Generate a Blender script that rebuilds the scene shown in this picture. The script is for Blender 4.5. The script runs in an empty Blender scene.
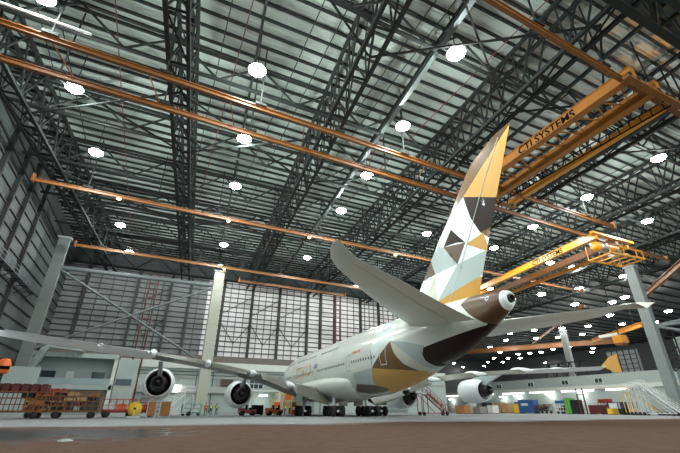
import bpy, bmesh, math, random
from math import sin, cos, pi, radians, sqrt, atan2
from mathutils import Vector, Matrix
from mathutils.bvhtree import BVHTree
random.seed(7)
SC = bpy.context.scene
COL = SC.collection

# ------------------------------------------------------------------ camera, world, exposure
YAW, PITCH, ROLL = radians(25.0), 0.447, 0.003
cam = bpy.data.cameras.new('camera')
camo = bpy.data.objects.new('camera', cam); COL.objects.link(camo)
cam.sensor_fit = 'HORIZONTAL'; cam.sensor_width = 36.0
cam.lens = 380.6 / 680 * 36.0
cam.clip_start = 0.05; cam.clip_end = 1500
fwd = Vector((sin(YAW) * cos(PITCH), cos(YAW) * cos(PITCH), sin(PITCH)))
rgt = Vector((cos(YAW), -sin(YAW), 0)); upv = rgt.cross(fwd)
r2 = rgt * cos(ROLL) + upv * sin(ROLL); u2 = -rgt * sin(ROLL) + upv * cos(ROLL)
camo.matrix_world = Matrix(((r2.x, u2.x, -fwd.x, 0), (r2.y, u2.y, -fwd.y, 0), (r2.z, u2.z, -fwd.z, 0.96), (0, 0, 0, 1)))
SC.camera = camo
w = bpy.data.worlds.new('world'); SC.world = w; w.use_nodes = True
w.node_tree.nodes['Background'].inputs[0].default_value = (0.80, 0.95, 0.93, 1)
w.node_tree.nodes['Background'].inputs[1].default_value = 1.3
SC.view_settings.view_transform = 'Standard'
SC.view_settings.look = 'None'
SC.view_settings.gamma = 1.0
SC.view_settings.use_curve_mapping = False
SC.view_settings.exposure = 0.5
LAMP_W = 970.0

# ------------------------------------------------------------------ helpers
MATS = {}
def mat(name, col, rough=0.6, metal=0.0, var=0.08, scale=1.5, emit=None, estr=0.0, bump=0.0, spec=0.5, coat=0.0):
    if name in MATS: return MATS[name]
    m = bpy.data.materials.new(name); m.use_nodes = True
    nt = m.node_tree; b = nt.nodes['Principled BSDF']
    b.inputs['Roughness'].default_value = rough; b.inputs['Metallic'].default_value = metal
    b.inputs['Specular IOR Level'].default_value = spec
    b.inputs['Coat Weight'].default_value = coat
    tc = nt.nodes.new('ShaderNodeTexCoord'); n = nt.nodes.new('ShaderNodeTexNoise')
    n.inputs['Scale'].default_value = scale; n.inputs['Detail'].default_value = 3
    nt.links.new(tc.outputs['Object'], n.inputs['Vector'])
    mx = nt.nodes.new('ShaderNodeMix'); mx.data_type = 'RGBA'
    mx.inputs[6].default_value = tuple(c * (1 - var) for c in col) + (1,)
    mx.inputs[7].default_value = tuple(min(1, c * (1 + var)) for c in col) + (1,)
    nt.links.new(n.outputs['Fac'], mx.inputs[0]); nt.links.new(mx.outputs[2], b.inputs['Base Color'])
    if emit:
        b.inputs['Emission Color'].default_value = tuple(emit) + (1,)
        b.inputs['Emission Strength'].default_value = estr
    if bump:
        bp = nt.nodes.new('ShaderNodeBump'); bp.inputs['Strength'].default_value = bump
        nt.links.new(n.outputs['Fac'], bp.inputs['Height']); nt.links.new(bp.outputs['Normal'], b.inputs['Normal'])
    MATS[name] = m
    return m

def tag(o, label=None, cat=None, group=None, kind=None):
    if label: o['label'] = label
    if cat: o['category'] = cat
    if group: o['group'] = group
    if kind: o['kind'] = kind
    return o

def empty(name, loc=(0, 0, 0), rz=0.0, label=None, cat=None, group=None):
    o = bpy.data.objects.new(name, None); COL.objects.link(o)
    o.location = loc; o.rotation_euler = (0, 0, rz); o.empty_display_size = 0.3
    return tag(o, label, cat, group)

def copy_tree(o, parent=None):
    c = o.copy(); COL.objects.link(c)
    if parent: c.parent = parent
    for ch in list(o.children): copy_tree(ch, c)
    return c

class MB:
    def __init__(s): s.v = []; s.f = []; s.sm = []
    def add(s, vs, fs, smooth=False):
        b = len(s.v); s.v += [tuple(v) for v in vs]
        for f in fs: s.f.append(tuple(b + i for i in f)); s.sm.append(smooth)
        return s
    def box(s, x0, x1, y0, y1, z0, z1):
        vs = [(x, y, z) for z in (z0, z1) for (x, y) in ((x0, y0), (x1, y0), (x1, y1), (x0, y1))]
        return s.add(vs, [(3, 2, 1, 0), (4, 5, 6, 7), (0, 1, 5, 4), (1, 2, 6, 5), (2, 3, 7, 6), (3, 0, 4, 7)])
    def cbox(s, c, d):
        return s.box(c[0] - d[0] / 2, c[0] + d[0] / 2, c[1] - d[1] / 2, c[1] + d[1] / 2, c[2] - d[2] / 2, c[2] + d[2] / 2)
    def frame(s, p, q):
        p = Vector(p); q = Vector(q); d = (q - p).normalized()
        a = Vector((0, 0, 1)) if abs(d.z) < 0.95 else Vector((1, 0, 0))
        x = d.cross(a).normalized(); y = x.cross(d).normalized()
        return p, q, x, y
    def beam(s, p, q, w, h):
        p, q, x, y = s.frame(p, q)
        vs = [c + x * (w / 2 * i) + y * (h / 2 * j) for c in (p, q) for (i, j) in ((-1, -1), (1, -1), (1, 1), (-1, 1))]
        return s.add(vs, [(3, 2, 1, 0), (4, 5, 6, 7), (0, 1, 5, 4), (1, 2, 6, 5), (2, 3, 7, 6), (3, 0, 4, 7)])
    def ibeam(s, p, q, w, h, t=0.06):
        p, q, x, y = s.frame(p, q)
        for off in (h / 2, -h / 2): s.beam(p + y * off, q + y * off, w, t)
        return s.beam(p, q, t, h)
    def tube(s, p, q, r, r2=None, n=8, cap=True):
        p, q, x, y = s.frame(p, q); r2 = r if r2 is None else r2
        vs = [c + x * (cos(2 * pi * i / n) * rr) + y * (sin(2 * pi * i / n) * rr) for c, rr in ((p, r), (q, r2)) for i in range(n)]
        fs = [(i, (i + 1) % n, n + (i + 1) % n, n + i) for i in range(n)]
        s.add(vs, fs, True)
        if cap: s.add(vs, [tuple(range(n))[::-1], tuple(range(n, 2 * n))])
        return s
    def lathe(s, prof, n=32, origin=(0, 0, 0), axis='x', smooth=True, squash=1.0):
        """prof = [(along, radius)]; revolved round the given axis"""
        o = Vector(origin); vs = []
        for a, r in prof:
            for i in range(n):
                c, t = cos(2 * pi * i / n) * r, sin(2 * pi * i / n) * r * squash
                vs.append(o + (Vector((a, c, t)) if axis == 'x' else Vector((c, a, t)) if axis == 'y' else Vector((c, t, a))))
        fs = []
        for k in range(len(prof) - 1):
            for i in range(n):
                j = (i + 1) % n
                fs.append((k * n + i, k * n + j, (k + 1) * n + j, (k + 1) * n + i))
        return s.add(vs, fs, smooth)
    def build(s, name, m, parent=None, kind=None, fix=True, loc=None):
        me = bpy.data.meshes.new(name); me.from_pydata(s.v, [], s.f)
        me.polygons.foreach_set('use_smooth', s.sm)
        if fix:
            bm = bmesh.new(); bm.from_mesh(me); bmesh.ops.recalc_face_normals(bm, faces=bm.faces); bm.to_mesh(me); bm.free()
        me.update()
        if isinstance(m, (list, tuple)):
            for k in m: me.materials.append(k)
        else: me.materials.append(m)
        o = bpy.data.objects.new(name, me); COL.objects.link(o)
        if parent: o.parent = parent
        if loc: o.location = loc
        if kind: o['kind'] = kind
        return o

def text_mesh(body, size, name='lettering', bold=0.0):
    """returns (verts, faces) of flat text in xy, left aligned, made from a font curve"""
    cu = bpy.data.curves.new('t', 'FONT'); cu.body = body; cu.size = size; cu.offset = bold; cu.resolution_u = 3
    o = bpy.data.objects.new('t', cu); COL.objects.link(o)
    dg = bpy.context.evaluated_depsgraph_get(); dg.update()
    me = bpy.data.meshes.new_from_object(o.evaluated_get(dg))
    vs = [v.co.copy() for v in me.vertices]; fs = [tuple(p.vertices) for p in me.polygons]
    bpy.data.objects.remove(o); bpy.data.curves.remove(cu); bpy.data.meshes.remove(me)
    return vs, fs

# ------------------------------------------------------------------ materials
STEEL = mat('dark_green_steel', (0.016, 0.021, 0.020), 0.7, spec=0.3)
PURL = mat('purlin_steel', (0.018, 0.023, 0.022), 0.7, spec=0.3)
GSTEEL = mat('grey_steel', (0.30, 0.34, 0.34), 0.5)
ORANGE = mat('orange_paint', (0.21, 0.078, 0.016), 0.5, var=0.3)
YELL = mat('crane_yellow', (0.70, 0.29, 0.02), 0.38)
BLACK = mat('black_paint', (0.006, 0.006, 0.006), 0.8, spec=0.05)
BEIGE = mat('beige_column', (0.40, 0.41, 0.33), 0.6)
GREYCOL = mat('grey_column', (0.20, 0.225, 0.22), 0.6)
CONC = mat('white_wall', (0.37, 0.42, 0.40), 0.7, scale=0.4)
OFFW = mat('off_white_band', (0.62, 0.64, 0.58), 0.7)
DGLASS = mat('dark_glass', (0.03, 0.05, 0.06), 0.12)
WHITE = mat('white_paint', (0.72, 0.76, 0.69), 0.22, spec=0.5, var=0.03, scale=0.5, coat=0.3)
PALE = mat('pale_paint', (0.84, 0.92, 0.90), 0.22, var=0.03, coat=0.3)
CREAM = mat('cream_paint', (0.66, 0.66, 0.55), 0.25, var=0.03, coat=0.3)
CYANG = mat('cool_grey_paint', (0.46, 0.54, 0.53), 0.25, var=0.03, coat=0.3)
MIDG = mat('mid_grey_paint', (0.33, 0.37, 0.35), 0.28, var=0.03, coat=0.3)
BRONZE = mat('bronze_paint', (0.17, 0.098, 0.038), 0.5, 0.0, var=0.05, spec=0.25, coat=0.04)
DBRON = mat('dark_bronze_paint', (0.10, 0.055, 0.025), 0.35, 0.0, var=0.05, coat=0.25)
GOLD = mat('gold_paint', (0.62, 0.33, 0.06), 0.42, 0.0, var=0.05, coat=0.12)
DBROWN = mat('dark_brown_paint', (0.022, 0.012, 0.009), 0.5, 0.0, var=0.05, spec=0.2, coat=0.05)
WINGM = mat('wing_grey', (0.22, 0.245, 0.20), 0.35, var=0.06, scale=0.6)
WINGW = mat('wing_white', (0.86, 0.89, 0.90), 0.3, var=0.04)
FLAPM = mat('flap_olive_grey', (0.075, 0.08, 0.055), 0.4, var=0.15, scale=0.8)
HSM = mat('tailplane_grey', (0.80, 0.86, 0.77), 0.35, var=0.10, scale=0.4)
METAL = mat('bare_metal', (0.45, 0.45, 0.43), 0.3, 0.9)
DARKM = mat('exhaust_dark', (0.035, 0.030, 0.030), 0.45, 0.5)
TYRE = mat('tyre_rubber', (0.018, 0.018, 0.02), 0.85)
RED = mat('red_paint', (0.35, 0.03, 0.02), 0.45)
MAROON = mat('maroon_paint', (0.10, 0.015, 0.012), 0.5)
ORG2 = mat('bright_orange', (0.75, 0.14, 0.02), 0.45)
BLUE = mat('blue_paint', (0.03, 0.10, 0.28), 0.45)
GREEN = mat('green_paint', (0.10, 0.42, 0.05), 0.45)
YEL2 = mat('bright_yellow', (0.85, 0.52, 0.03), 0.45)
WOOD = mat('brown_board', (0.35, 0.14, 0.035), 0.6, scale=6, var=0.2)
TAN = mat('tan_crate', (0.50, 0.32, 0.16), 0.65, scale=5, var=0.2)
TEAL = mat('teal_paint', (0.06, 0.25, 0.24), 0.5)
WMET = mat('white_metal', (0.66, 0.68, 0.66), 0.4)
HIVIS = mat('hi_vis_yellow', (0.62, 0.80, 0.10), 0.6)
SKIN = mat('skin', (0.45, 0.27, 0.18), 0.6)
NAVY = mat('navy_cloth', (0.02, 0.03, 0.06), 0.8)
HAIR = mat('dark_hair', (0.02, 0.015, 0.012), 0.7)
EMW = mat('lamp_lens', (0.9, 0.9, 0.9), 0.4, emit=(0.93, 0.96, 1.0), estr=60.0, var=0)
EMFAR = mat('far_lamp_lens', (0.9, 0.9, 0.9), 0.4, emit=(1.0, 0.97, 0.92), estr=90.0, var=0)
EMO = mat('amber_lens', (0.9, 0.6, 0.3), 0.4, emit=(1.0, 0.55, 0.25), estr=14.0, var=0)
EMSOFT = mat('fluorescent_lens', (0.9, 0.9, 0.9), 0.4, emit=(0.95, 1.0, 0.92), estr=7.0, var=0)

def floor_material():
    m = bpy.data.materials.new('hangar_floor'); m.use_nodes = True; nt = m.node_tree; b = nt.nodes['Principled BSDF']
    L = nt.links.new
    tc = nt.nodes.new('ShaderNodeTexCoord'); sep = nt.nodes.new('ShaderNodeSeparateXYZ'); L(tc.outputs['Object'], sep.inputs[0])
    def noise(sc, det, dist=0.0):
        n = nt.nodes.new('ShaderNodeTexNoise'); n.inputs['Scale'].default_value = sc; n.inputs['Detail'].default_value = det
        n.inputs['Distortion'].default_value = dist; L(tc.outputs['Object'], n.inputs['Vector']); return n.outputs['Fac']
    def ramp(src, a, c, ca, cc):
        r = nt.nodes.new('ShaderNodeValToRGB'); r.color_ramp.elements[0].position = a; r.color_ramp.elements[1].position = c
        r.color_ramp.elements[0].color = ca; r.color_ramp.elements[1].color = cc; L(src, r.inputs[0]); return r.outputs[0]
    def mix(f, a, c):
        x = nt.nodes.new('ShaderNodeMix'); x.data_type = 'RGBA'; L(f, x.inputs[0])
        if isinstance(a, tuple): x.inputs[6].default_value = a
        else: L(a, x.inputs[6])
        if isinstance(c, tuple): x.inputs[7].default_value = c
        else: L(c, x.inputs[7])
        return x.outputs[2]
    def math(op, a, c=None):
        x = nt.nodes.new('ShaderNodeMath'); x.operation = op
        for i, k in enumerate((a, c)):
            if k is None: continue
            if isinstance(k, (int, float)): x.inputs[i].default_value = k
            else: L(k, x.inputs[i])
        return x.outputs[0]
    fine = noise(1.7, 6, 0.4); big = noise(0.12, 4)
    red = mix(fine, (0.085, 0.052, 0.039, 1), (0.180, 0.120, 0.092, 1))
    grey = mix(fine, (0.15, 0.16, 0.16, 1), (0.36, 0.375, 0.37, 1))
    yy = math('ADD', sep.outputs['Y'], math('MULTIPLY', math('SUBTRACT', big, 0.5), 10.0))
    edge = ramp(math('DIVIDE', math('SUBTRACT', yy, 24.0), 10.0), 0.35, 0.65, (0, 0, 0, 1), (1, 1, 1, 1))
    base = mix(edge, red, grey)
    # oily dark stain on the left foreground
    sx = math('DIVIDE', math('ADD', sep.outputs['X'], 3.5), 7.0); sy = math('DIVIDE', math('SUBTRACT', sep.outputs['Y'], 21.5), 6.0)
    d = math('SQRT', math('ADD', math('MULTIPLY', sx, sx), math('MULTIPLY', sy, sy)))
    d = math('ADD', d, math('MULTIPLY', math('SUBTRACT', noise(0.5, 5, 1.5), 0.5), 2.2))
    stain = ramp(d, 0.55, 0.85, (1, 1, 1, 1), (0, 0, 0, 1))
    base = mix(stain, base, (0.022, 0.023, 0.024, 1))
    L(base, b.inputs['Base Color'])
    rg = nt.nodes.new('ShaderNodeMapRange'); rg.inputs[3].default_value = 0.75; rg.inputs[4].default_value = 0.98; b.inputs['Specular IOR Level'].default_value = 0.12
    L(fine, rg.inputs[0])
    rr = mix(stain, rg.outputs[0], (0.28, 0.28, 0.28, 1)); L(rr, b.inputs['Roughness'])
    sm_ = mix(edge, (0, 0, 0, 1), (0.15, 0.15, 0.15, 1)); L(mix(stain, sm_, (0.10, 0.10, 0.10, 1)), b.inputs['Specular IOR Level'])
    bp = nt.nodes.new('ShaderNodeBump'); bp.inputs['Strength'].default_value = 0.12; bp.inputs['Distance'].default_value = 0.02
    L(noise(6, 5), bp.inputs['Height']); L(bp.outputs[0], b.inputs['Normal'])
    return m

def ribbed(name, col, pitch, axis, col2=None, rough=0.6, strength=0.5, tint=(0.85, 1.1)):
    """profiled sheet metal with ribs along one axis, joints every few metres"""
    m = bpy.data.materials.new(name); m.use_nodes = True; nt = m.node_tree; b = nt.nodes['Principled BSDF']; L = nt.links.new
    tc = nt.nodes.new('ShaderNodeTexCoord'); wv = nt.nodes.new('ShaderNodeTexWave'); wv.bands_direction = axis
    wv.inputs['Scale'].default_value = 0.314 / pitch * 1.0; wv.inputs['Distortion'].default_value = 0
    L(tc.outputs['Object'], wv.inputs['Vector'])
    n = nt.nodes.new('ShaderNodeTexNoise'); n.inputs['Scale'].default_value = 0.35; n.inputs['Detail'].default_value = 4
    L(tc.outputs['Object'], n.inputs['Vector'])
    mx = nt.nodes.new('ShaderNodeMix'); mx.data_type = 'RGBA'; L(n.outputs['Fac'], mx.inputs[0])
    mx.inputs[6].default_value = tuple(c * tint[0] for c in col) + (1,); mx.inputs[7].default_value = tuple(c * tint[1] for c in col) + (1,)
    L(mx.outputs[2], b.inputs['Base Color']); b.inputs['Roughness'].default_value = rough
    bp = nt.nodes.new('ShaderNodeBump'); bp.inputs['Strength'].default_value = strength; bp.inputs['Distance'].default_value = 0.05
    L(wv.outputs['Fac'], bp.inputs['Height']); L(bp.outputs[0], b.inputs['Normal'])
    return m
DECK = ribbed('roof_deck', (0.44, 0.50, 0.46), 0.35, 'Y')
CLAD = ribbed('dark_cladding', (0.075, 0.09, 0.087), 0.3, 'Y', tint=(0.6, 1.3))
PANEL = ribbed('door_panel_sheet', (0.84, 0.78, 0.77), 0.3, 'X', tint=(0.7, 1.15))
FARD = ribbed('far_roof_deck', (0.10, 0.12, 0.125), 0.4, 'Y')  # gloom of the distant hall is put into this darker deck colour
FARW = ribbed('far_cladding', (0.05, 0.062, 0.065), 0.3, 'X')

# ------------------------------------------------------------------ the room shell
XL, XR = -21.0, 250.0
YB, YD, YF = -22.0, 100.0, 245.0
ZR = 35.4
MB().box(XL - 0.4, XR, YB, YF, -0.4, 0).build('floor', floor_material(), kind='structure')
c = MB(); c.box(XL - 0.4, 112, YB, YD + 0.5, ZR, ZR + 0.3); c.build('ceiling', DECK, kind='structure')
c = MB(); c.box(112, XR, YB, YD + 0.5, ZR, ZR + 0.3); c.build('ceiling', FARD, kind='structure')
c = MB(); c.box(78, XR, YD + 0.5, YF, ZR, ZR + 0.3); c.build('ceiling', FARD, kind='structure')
# left wall: cladding, posts, sheeting rails
m = MB(); m.box(XL - 0.4, XL, YB, YD + 0.5, 0, ZR); lw = m.build('wall_left', CLAD, kind='structure')
m = MB()
for y in (6, 17.5, 29, 40.5, 51.7, 57.5, 62.5, 69): m.box(XL, XL + 0.55, y - 0.22, y + 0.22, 0, 34.2)
for k in range(17): m.box(XL, XL + 0.22, YB, YD, 2 + k * 1.9, 2.16 + k * 1.9)
m.build('trim_1', mat('wall_frame_steel', (0.02, 0.024, 0.023), 0.6), parent=lw, kind='structure')
# door wall at the far end, above the annex
m = MB(); m.box(9.4, 78, YD, YD + 0.4, 11.0, ZR); dw = m.build('wall_back', PANEL, kind='structure')
MB().box(XL, 9.4, YD, YD + 0.4, 11.0, ZR).build('door_3', ribbed('shaded_door_sheet', (0.19, 0.205, 0.20), 0.3, 'X', tint=(0.6, 1.3)), kind='structure')  # weaker light on the left doors is put into this darker sheet colour
m = MB()
posts = (-16.7, -6.4, 0.9, 5.5, 13.5, 21.0, 28.4, 36.6, 40.5, 44.8, 53.2, 59.4, 66.5, 74)
for i, x in enumerate(posts): m.box(x - 0.28, x + 0.28, YD - 0.75, YD, 11.0, 31.0)
for k in range(16): m.box(XL, 78, YD - 0.28, YD, 12.2 + k * 1.22, 12.36 + k * 1.22)
for i in range(len(posts) - 1):
    a, b_ = posts[i], posts[i + 1]
    if b_ - a < 6: continue
    for k in (1, 2, 3):
        xx = a + (b_ - a) * k / 4; m.box(xx - 0.06, xx + 0.06, YD - 0.2, YD, 12.0, 31.0)
    if i in (1, 4, 5, 6):
        m.beam((a, YD - 0.5, 20.5), ((a + b_) / 2, YD - 0.5, 15.5), 0.14, 0.14); m.beam((b_, YD - 0.5, 20.5), ((a + b_) / 2, YD - 0.5, 15.5), 0.14, 0.14)
        m.beam((a, YD - 0.5, 22.5), (b_, YD - 0.5, 27.5), 0.14, 0.14)
m.build('trim_2', mat('girt_steel', (0.022, 0.023, 0.023), 0.6), parent=dw, kind='structure')
m = MB(); m.box(XL, 78, YD - 1.0, YD + 0.1, 31.0, ZR); m.build('trim_3', mat('header_dark', (0.05, 0.06, 0.06), 0.6), parent=dw, kind='structure')
m = MB(); m.box(XL, 78, YD - 1.6, YD, 10.4, 12.1); m.build('trim_4', mat('sill_brown', (0.16, 0.13, 0.11), 0.6), parent=dw, kind='structure')
# annex below it
YA = 95.0
m = MB()
m.box(XL, 21.9, YA, YA + 5, 0, 10.3); m.box(28.6, 78, YA, YA + 5, 0, 10.3); m.box(21.9, 28.6, YA, YA + 5, 4.6, 10.3)
m.box(21.9, 28.6, YA + 4, YA + 5, 0, 4.6)
aw = m.build('wall_annex', CONC, kind='structure')
m = MB(); m.box(XL, 78, YA - 0.5, YA + 0.1, 8.9, 10.4); m.build('trim_5', OFFW, parent=aw, kind='structure')
m = MB(); m.box(5.5, 78, YA - 0.25, YA, 7.0, 7.25); m.box(XL, 20, YA - 0.7, YA, 4.0, 5.3)
for x in (6, 14, 33, 43, 53, 63): m.box(x - .08, x + .08, YA - 0.35, YA, 5.6, 7.6)
m.build('trim_6', mat('ledge_grey', (0.38, 0.40, 0.37), 0.7), parent=aw, kind='structure')
for i, (x, z, ww, hh) in enumerate(((22.9, 6.15, 3.1, 2.1), (33, 6.0, 3, 1.6), (45, 6.0, 3, 1.6), (64, 6.0, 3, 1.6))):
    m = MB(); m.box(x - ww / 2, x + ww / 2, YA - 0.06, YA, z - hh / 2, z + hh / 2)
    wo = m.build('window_%d' % (i + 1), DGLASS, kind='structure')
    m = MB()
    for k in range(4): m.box(x - ww / 2 - 0.1 + k * (ww + .1) / 3, x - ww / 2 + k * (ww + .1) / 3, YA - 0.14, YA, z - hh / 2, z + hh / 2)
    for zz in (z - hh / 2, z, z + hh / 2): m.box(x - ww / 2 - .1, x + ww / 2 + .1, YA - 0.14, YA, zz - 0.06, zz + 0.06)
    m.build('window_frame', WMET, parent=wo, kind='structure')
m = MB(); m.box(21.7, 21.95, YA - .3, YA, 0, 4.9); m.box(28.5, 28.8, YA - .3, YA, 0, 4.9); m.box(21.7, 28.8, YA - .3, YA, 4.55, 4.9)
m.build('door_1', WMET, kind='structure')
def annex_box(nm, x0, x1, z0, z1, d, m_, label, cat):
    t = empty(nm, ((x0 + x1) / 2, YA, z0), 0, label, cat); h_ = (x1 - x0) / 2
    MB().box(-h_, h_, -d, 0, 0, z1 - z0).build('body', m_, t)
    b = MB()
    for k in range(5): zz = (z1 - z0) * (k + .5) / 5; b.box(-h_ * .9, h_ * .9, -d - .05, -d, zz - .05, zz + .05)
    b.build('louvre', STEEL, t)
annex_box('roller_shutter', -.8, 3.6, 0, 4.0, .12, mat('shutter_grey', (.22, .25, .25), .5), 'grey roller shutter in the annex wall behind the left outboard engine', 'shutter')
annex_box('roller_shutter', 32, 37.5, 0, 4.4, .12, mat('shutter_grey', (.22, .25, .25), .5), 'grey roller shutter in the annex wall behind the nose of the airliner', 'shutter')
annex_box('roller_shutter', 58, 64.5, 0, 5, .12, mat('shutter_grey', (.22, .25, .25), .5), 'grey roller shutter behind the red boarding steps', 'shutter')
annex_box('air_conditioner', 14.8, 17.4, 5.5, 6.9, .9, mat('unit_brown', (.16, .12, .10), .6), 'brownish air conditioning unit on the annex wall left of the inboard engine', 'air conditioner')
annex_box('air_conditioner', 11.0, 12.6, 1.0, 2.2, .8, WMET, 'pale wall unit low on the annex wall beside the beige column', 'air conditioner')
t = empty('wall_pipes', (0, YA - .25, 0), 0, 'thin grey pipes running across the annex wall under the left wing', 'pipes')
for z in (7.6, 8.3): MB().tube((-3.5, 0, z), (70, 0, z), .07, n=6).build('pipe', STEEL, t)
for x in (2, 9.5, 13, 20, 30, 39): MB().tube((x, 0, 0), (x, 0, 8.3), .07, n=6).build('pipe', STEEL, t)
# far hall walls
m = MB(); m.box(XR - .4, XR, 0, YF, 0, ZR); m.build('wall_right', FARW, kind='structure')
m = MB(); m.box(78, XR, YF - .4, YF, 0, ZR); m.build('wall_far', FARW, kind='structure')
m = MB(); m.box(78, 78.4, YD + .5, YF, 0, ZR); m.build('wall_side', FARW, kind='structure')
# low service building on the right
XB = 110.0
m = MB(); m.box(XB, XB + 12, 52, 150, 0, 9.6); rb = m.build('wall_service_building', CONC, kind='structure')
m = MB(); m.box(XB - .6, XB, 52, 150, 6.0, 6.9); m.build('trim_7', OFFW, parent=rb, kind='structure')
for i, y in enumerate((70.5, 80.5, 92.5, 105.5, 119)):
    m = MB(); m.box(XB - .12, XB, y - 1.0, y + 1.0, 7.5, 8.6); wo = m.build('window_%d' % (i + 5), DGLASS, kind='structure')
    m = MB()
    for yy in (y - 1.05, y, y + 1.05): m.box(XB - .18, XB, yy - .06, yy + .06, 7.45, 8.65)
    m.box(XB - .18, XB, y - 1.1, y + 1.1, 8.6, 8.7); m.box(XB - .18, XB, y - 1.1, y + 1.1, 7.4, 7.5)
    m.build('window_frame', WMET, parent=wo, kind='structure')
# end hall wall behind the right column
m = MB(); m.box(118, 118.4, 24, 54, 0, 17.5); m.build('wall_partition', mat('partition_sheet', (0.28, 0.32, 0.31), 0.6), kind='structure')
m = MB(); m.box(118, 119, 63.5, 71.5, 9.6, 16.0); ds = m.build('door_2', mat('far_door_sheet', (0.20, 0.22, 0.225), 0.5), kind='structure')
m = MB()
for k in range(6): m.box(117.8, 118, 63.5 + k * 1.58, 63.65 + k * 1.58, 9.6, 16)
for k in range(6): m.box(117.8, 118, 63.5, 71.5, 9.8 + k * 1.2, 9.92 + k * 1.2)
m.build('door_frame', STEEL, parent=ds, kind='structure')

# ------------------------------------------------------------------ roof steel
def cross_truss_proto(length, z0, z1, pitch, wid, heavy=0.34, light=0.16, axis='y'):
    """box truss along +y (or x) from the origin, returns dict of meshes builders"""
    chords = []
    P = (lambda a, o, z: (o, a, z)) if axis == 'y' else (lambda a, o, z: (a, o, z))
    parts = {}
    for nm, z in (('bottom_chord', z0), ('top_chord', z1)):
        for s in (-1, 1):
            m = MB(); m.beam(P(0, s * wid / 2, z), P(length, s * wid / 2, z), heavy, heavy); parts.setdefault(nm, []).append(m)
    n = int(length / pitch)
    for s in (-1, 1):
        m = MB()
        for k in range(n):
            a = k * pitch; h = pitch / 2
            m.beam(P(a, s * wid / 2, z0), P(a + h, s * wid / 2, z1), light, light)
            m.beam(P(a + h, s * wid / 2, z1), P(a + pitch, s * wid / 2, z0), light, light)
            m.beam(P(a, s * wid / 2, z0), P(a, s * wid / 2, z1), light * .8, light * .8)
        parts.setdefault('web', []).append(m)
    for z in (z0, z1):
        m = MB()
        for k in range(n):
            a = k * pitch
            m.beam(P(a, -wid / 2, z), P(a, wid / 2, z), light, light); m.beam(P(a, -wid / 2, z), P(a + pitch, wid / 2, z), light * .8, light * .8)
        parts.setdefault('bracing', []).append(m)
    return parts

def make_truss(name, parts, label, cat, group):
    t = empty(name, (0, 0, 0), 0, label, cat, group)
    for nm, lst in parts.items():
        for m in lst: m.build(nm, STEEL, t, fix=False)
    return t
GL = 'dark green box lattice truss running towards the doors under the pale roof sheets'
pt = make_truss('roof_truss', cross_truss_proto(119, 29.3, 34.6, 5.5, 1.7), GL, 'roof truss', 'lattice trusses running the depth of the hangar')
first = True
SK = 0.095     # the roof bays run a few degrees off the door wall's normal
TL = ['hard against left wall', 'second from left wall', 'third from left wall', 'just left of fin', 'behind the fin', 'over large orange crane', 'over distant yellow crane', 'rightmost of all']
for x in (-21.6, -5.6, 10.5, 27.2, 44, 60.8, 77.5, 94.5):
    t = pt if first else copy_tree(pt); first = False
    t.location = (x - SK * 20.5, -20.5, 0); t.rotation_euler.z = -SK
    t['label'] = 'dark box lattice truss running towards the doors, ' + TL.pop(0)
# single plane trusses across, with W webs
def single(length, z0, z1, pitch, axis):
    P = (lambda a, z: (a, 0, z)) if axis == 'x' else (lambda a, z: (0, a, z))
    a_ = MB(); a_.beam(P(0, z0), P(length, z0), .30, .26); b_ = MB(); b_.beam(P(0, z1), P(length, z1), .26, .26)
    wv = MB()
    for k in range(int(length / pitch)):
        a = k * pitch
        wv.beam(P(a, z1), P(a + pitch / 2, z0), .17, .17); wv.beam(P(a + pitch / 2, z0), P(a + pitch, z1), .17, .17)
    return {'bottom_chord': [a_], 'top_chord': [b_], 'web': [wv]}
xt = make_truss('cross_truss', single(128, 30.9, 34.5, 8.4, 'x'), 'dark single plane truss with zigzag web crossing the hangar roof sideways', 'roof truss', 'zigzag trusses crossing the roof')
first = True
for (y, l) in ((-9, 'behind the camera side'), (0.5, 'nearest overhead'), (17.8, 'between the upper right rail and the near rails'), (30.4, 'above the two near orange rails'), (43.0, 'between the near rails and the middle rail'), (54.0, 'directly above the middle rail'), (65.0, 'between the middle rail and the farthest rail'), (76.2, 'above the farthest rail'), (87.2, 'between the farthest rail and the doors'), (98.0, 'right at the door wall')):
    t = xt if first else copy_tree(xt); first = False
    t.location = (-20.3, y, 0); t.rotation_euler.z = .02 if y < 90 else 0
    t['label'] = 'dark zigzag truss crossing the roof sideways, ' + l
# heavy girder truss overhead at the right
hv = make_truss('girder_truss', cross_truss_proto(88, 29.2, 34.4, 5.5, 1.9, .62, .24, 'x'), 'heavy dark girder truss crossing the top right corner above the orange rail', 'girder truss', None)
hv.location = (16, 7.2, 0)
# slim beams midway that carry the lamps
lb0 = MB().ibeam((0, -20.5, 33.9), (0, 99.5, 33.9), .26, .34).build('lamp_beam', STEEL, fix=False)
tag(lb0, 'slim dark beam between two lattice trusses carrying the row of high bay lamps', 'beam', 'slim beams above the lamp rows')
for x in (1.0, 17.9, 35.2, 51.7, 68.0):
    b_ = lb0 if x == 1.0 else lb0.copy()
    if b_ is not lb0: COL.objects.link(b_)
    b_.location = (x, 0, 0); b_.rotation_euler.z = -.1
cd = MB().ibeam((0, 6, 31.4), (0, 60, 31.4), .5, .3).build('cable_tray', mat('tray_grey', (.10, .12, .12), .6), fix=False)
tag(cd, 'light grey cable tray hanging above the lamp row left of the tail fin', 'cable tray'); cd.location = (17.0, 0, 0); cd.rotation_euler.z = -.1
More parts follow.
